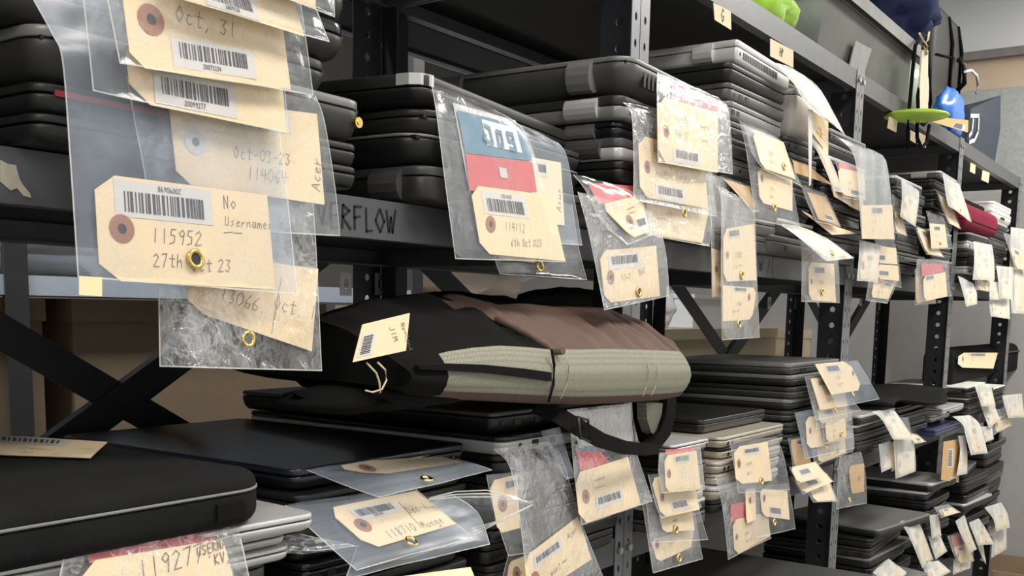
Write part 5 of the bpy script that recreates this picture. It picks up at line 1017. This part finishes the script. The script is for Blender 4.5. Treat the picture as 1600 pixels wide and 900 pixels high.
for x in (a.x+(b.x-a.x)*.55, b.x-.035):
    m = MB(); m.tube([(x, .778, ZT+.03), (x, .775, zt2-.08), (x-.05, .78, zt2-.015)], .005); m.build('zip', 'black_fabric', bk)
m = MB(); hb1, hb2 = P(1497, 92, .772), P(1495, 142, .772); m.tube([hb1, hb1+Vector((0, -.02, -.02)), hb2+Vector((0, -.02, .02)), hb2], .008); m.build('handle', 'black_plastic', bk)
m = MB(); m.tube([(a.x+.02, .777, P(1470, 92, .78).z), (b.x-.12, .777, P(1488, 90, .78).z)], .003); m.build('seam', 'black_fabric', bk)
c = P(1432, 181, .62); m = MB(); g = []
for j in range(13):
    b_ = (j/12-.5)*math.pi; g.append([c+Vector((.575, -.818, 0))*(.070*math.cos(b_)*math.cos(i*math.pi/16))+Vector((.818, .575, 0))*(.06*math.cos(b_)*math.sin(i*math.pi/16))+Vector((0, 0, .011*math.sin(b_))) for i in range(33)])
m.grid(g); o = m.build('serving_dish', 'lime_plastic', None, c); tag(o, 'flat lime green plastic dish lying on the top shelf edge', 'dish')
c = P(1432, 150, .70); o = blob('plastic_jug', 'pale green rounded plastic jug behind the hanging cords', 'jug', (c.x, .73, ZT+.075), .072, 'pale_green', 2, .03, (1.5, .8, 1), 24); 
t = loose('orange card tag with a barcode lying beside the lime dish', '1455 190 1478 184 1513 188 1512 207', .62, ch='', bar=(.05, .5, .6, .9), ring=0, col='orange_card', text=[])
pbx0, pbx1 = P(1510, 220, .69).x, P(1559, 220, .69).x; zz = P(1552, 138, .69).z; zm = P(1512, 165, .69).z
pb = thing('paper_bag', 'navy paper carrier bag with white emblem and white handle, end of the top shelf', 'bag', ((pbx0+pbx1)/2, .76, ZT))
m = MB(); m.loops([[(pbx0, .69, ZT+.001), (pbx1-.03, .69, ZT+.001), (pbx1-.03, .772, ZT+.001), (pbx0, .772, ZT+.001)], [(pbx0, .685, ZT+(zz-ZT)*.5), (pbx1, .685, ZT+(zz-ZT)*.55), (pbx1+.01, .772, ZT+(zz-ZT)*.5), (pbx0, .772, ZT+(zz-ZT)*.5)], [(pbx0+.02, .695, zm), (pbx1-.01, .69, zz), (pbx1+.02, .772, zz-.01), (pbx0+.02, .772, zm-.01)]]); m.build('body', 'navy_paper', pb)
m = MB(); m.tube([Vector(P(x, y, .72)) for x, y in ((1508, 112), (1518, 110), (1526, 118), (1528, 132), (1525, 146))], .004); m.build('handle', 'print_white', pb)
m = MB()
for pts in ([(1517, 181), (1530, 181), (1529, 205), (1523, 219), (1515, 222)], [(1521, 187), (1519, 206), (1515, 212)]): ribbon(m, [P(x, y, .682) for x, y in pts], nY, .011, 0)
m.build('emblem', 'print_white', pb)
c = P(1488, 205, .69); blob('plastic_bag', 'bright blue crumpled plastic bag between the black case and navy paper bag', 'bag', (P(1488, 222, .665).x, .675, ZT+.055), .06, 'blue_plastic', 12, .22, (2.2, .45, 1.0), 30, 1.9)
z_ = P(1580, 893, .60).z; bxx = thing('carton', 'open cardboard carton rim at the bottom right corner beyond the rack end', 'box', (4.15, .55, 0))
m = MB(); o_ = [(4.0, .40, 0), (4.32, .40, 0), (4.32, .72, 0), (4.0, .72, 0)]; up = [(x, y, z_) for x, y, z in o_]; ii = [(x+(.006 if x < 4.1 else -.006), y+(.006 if y < .5 else -.006), z_) for x, y, z in o_]; m.loops([o_, up, ii, [(x, y, .02) for x, y, z in ii]]); m.build('body', 'cardboard', bxx)
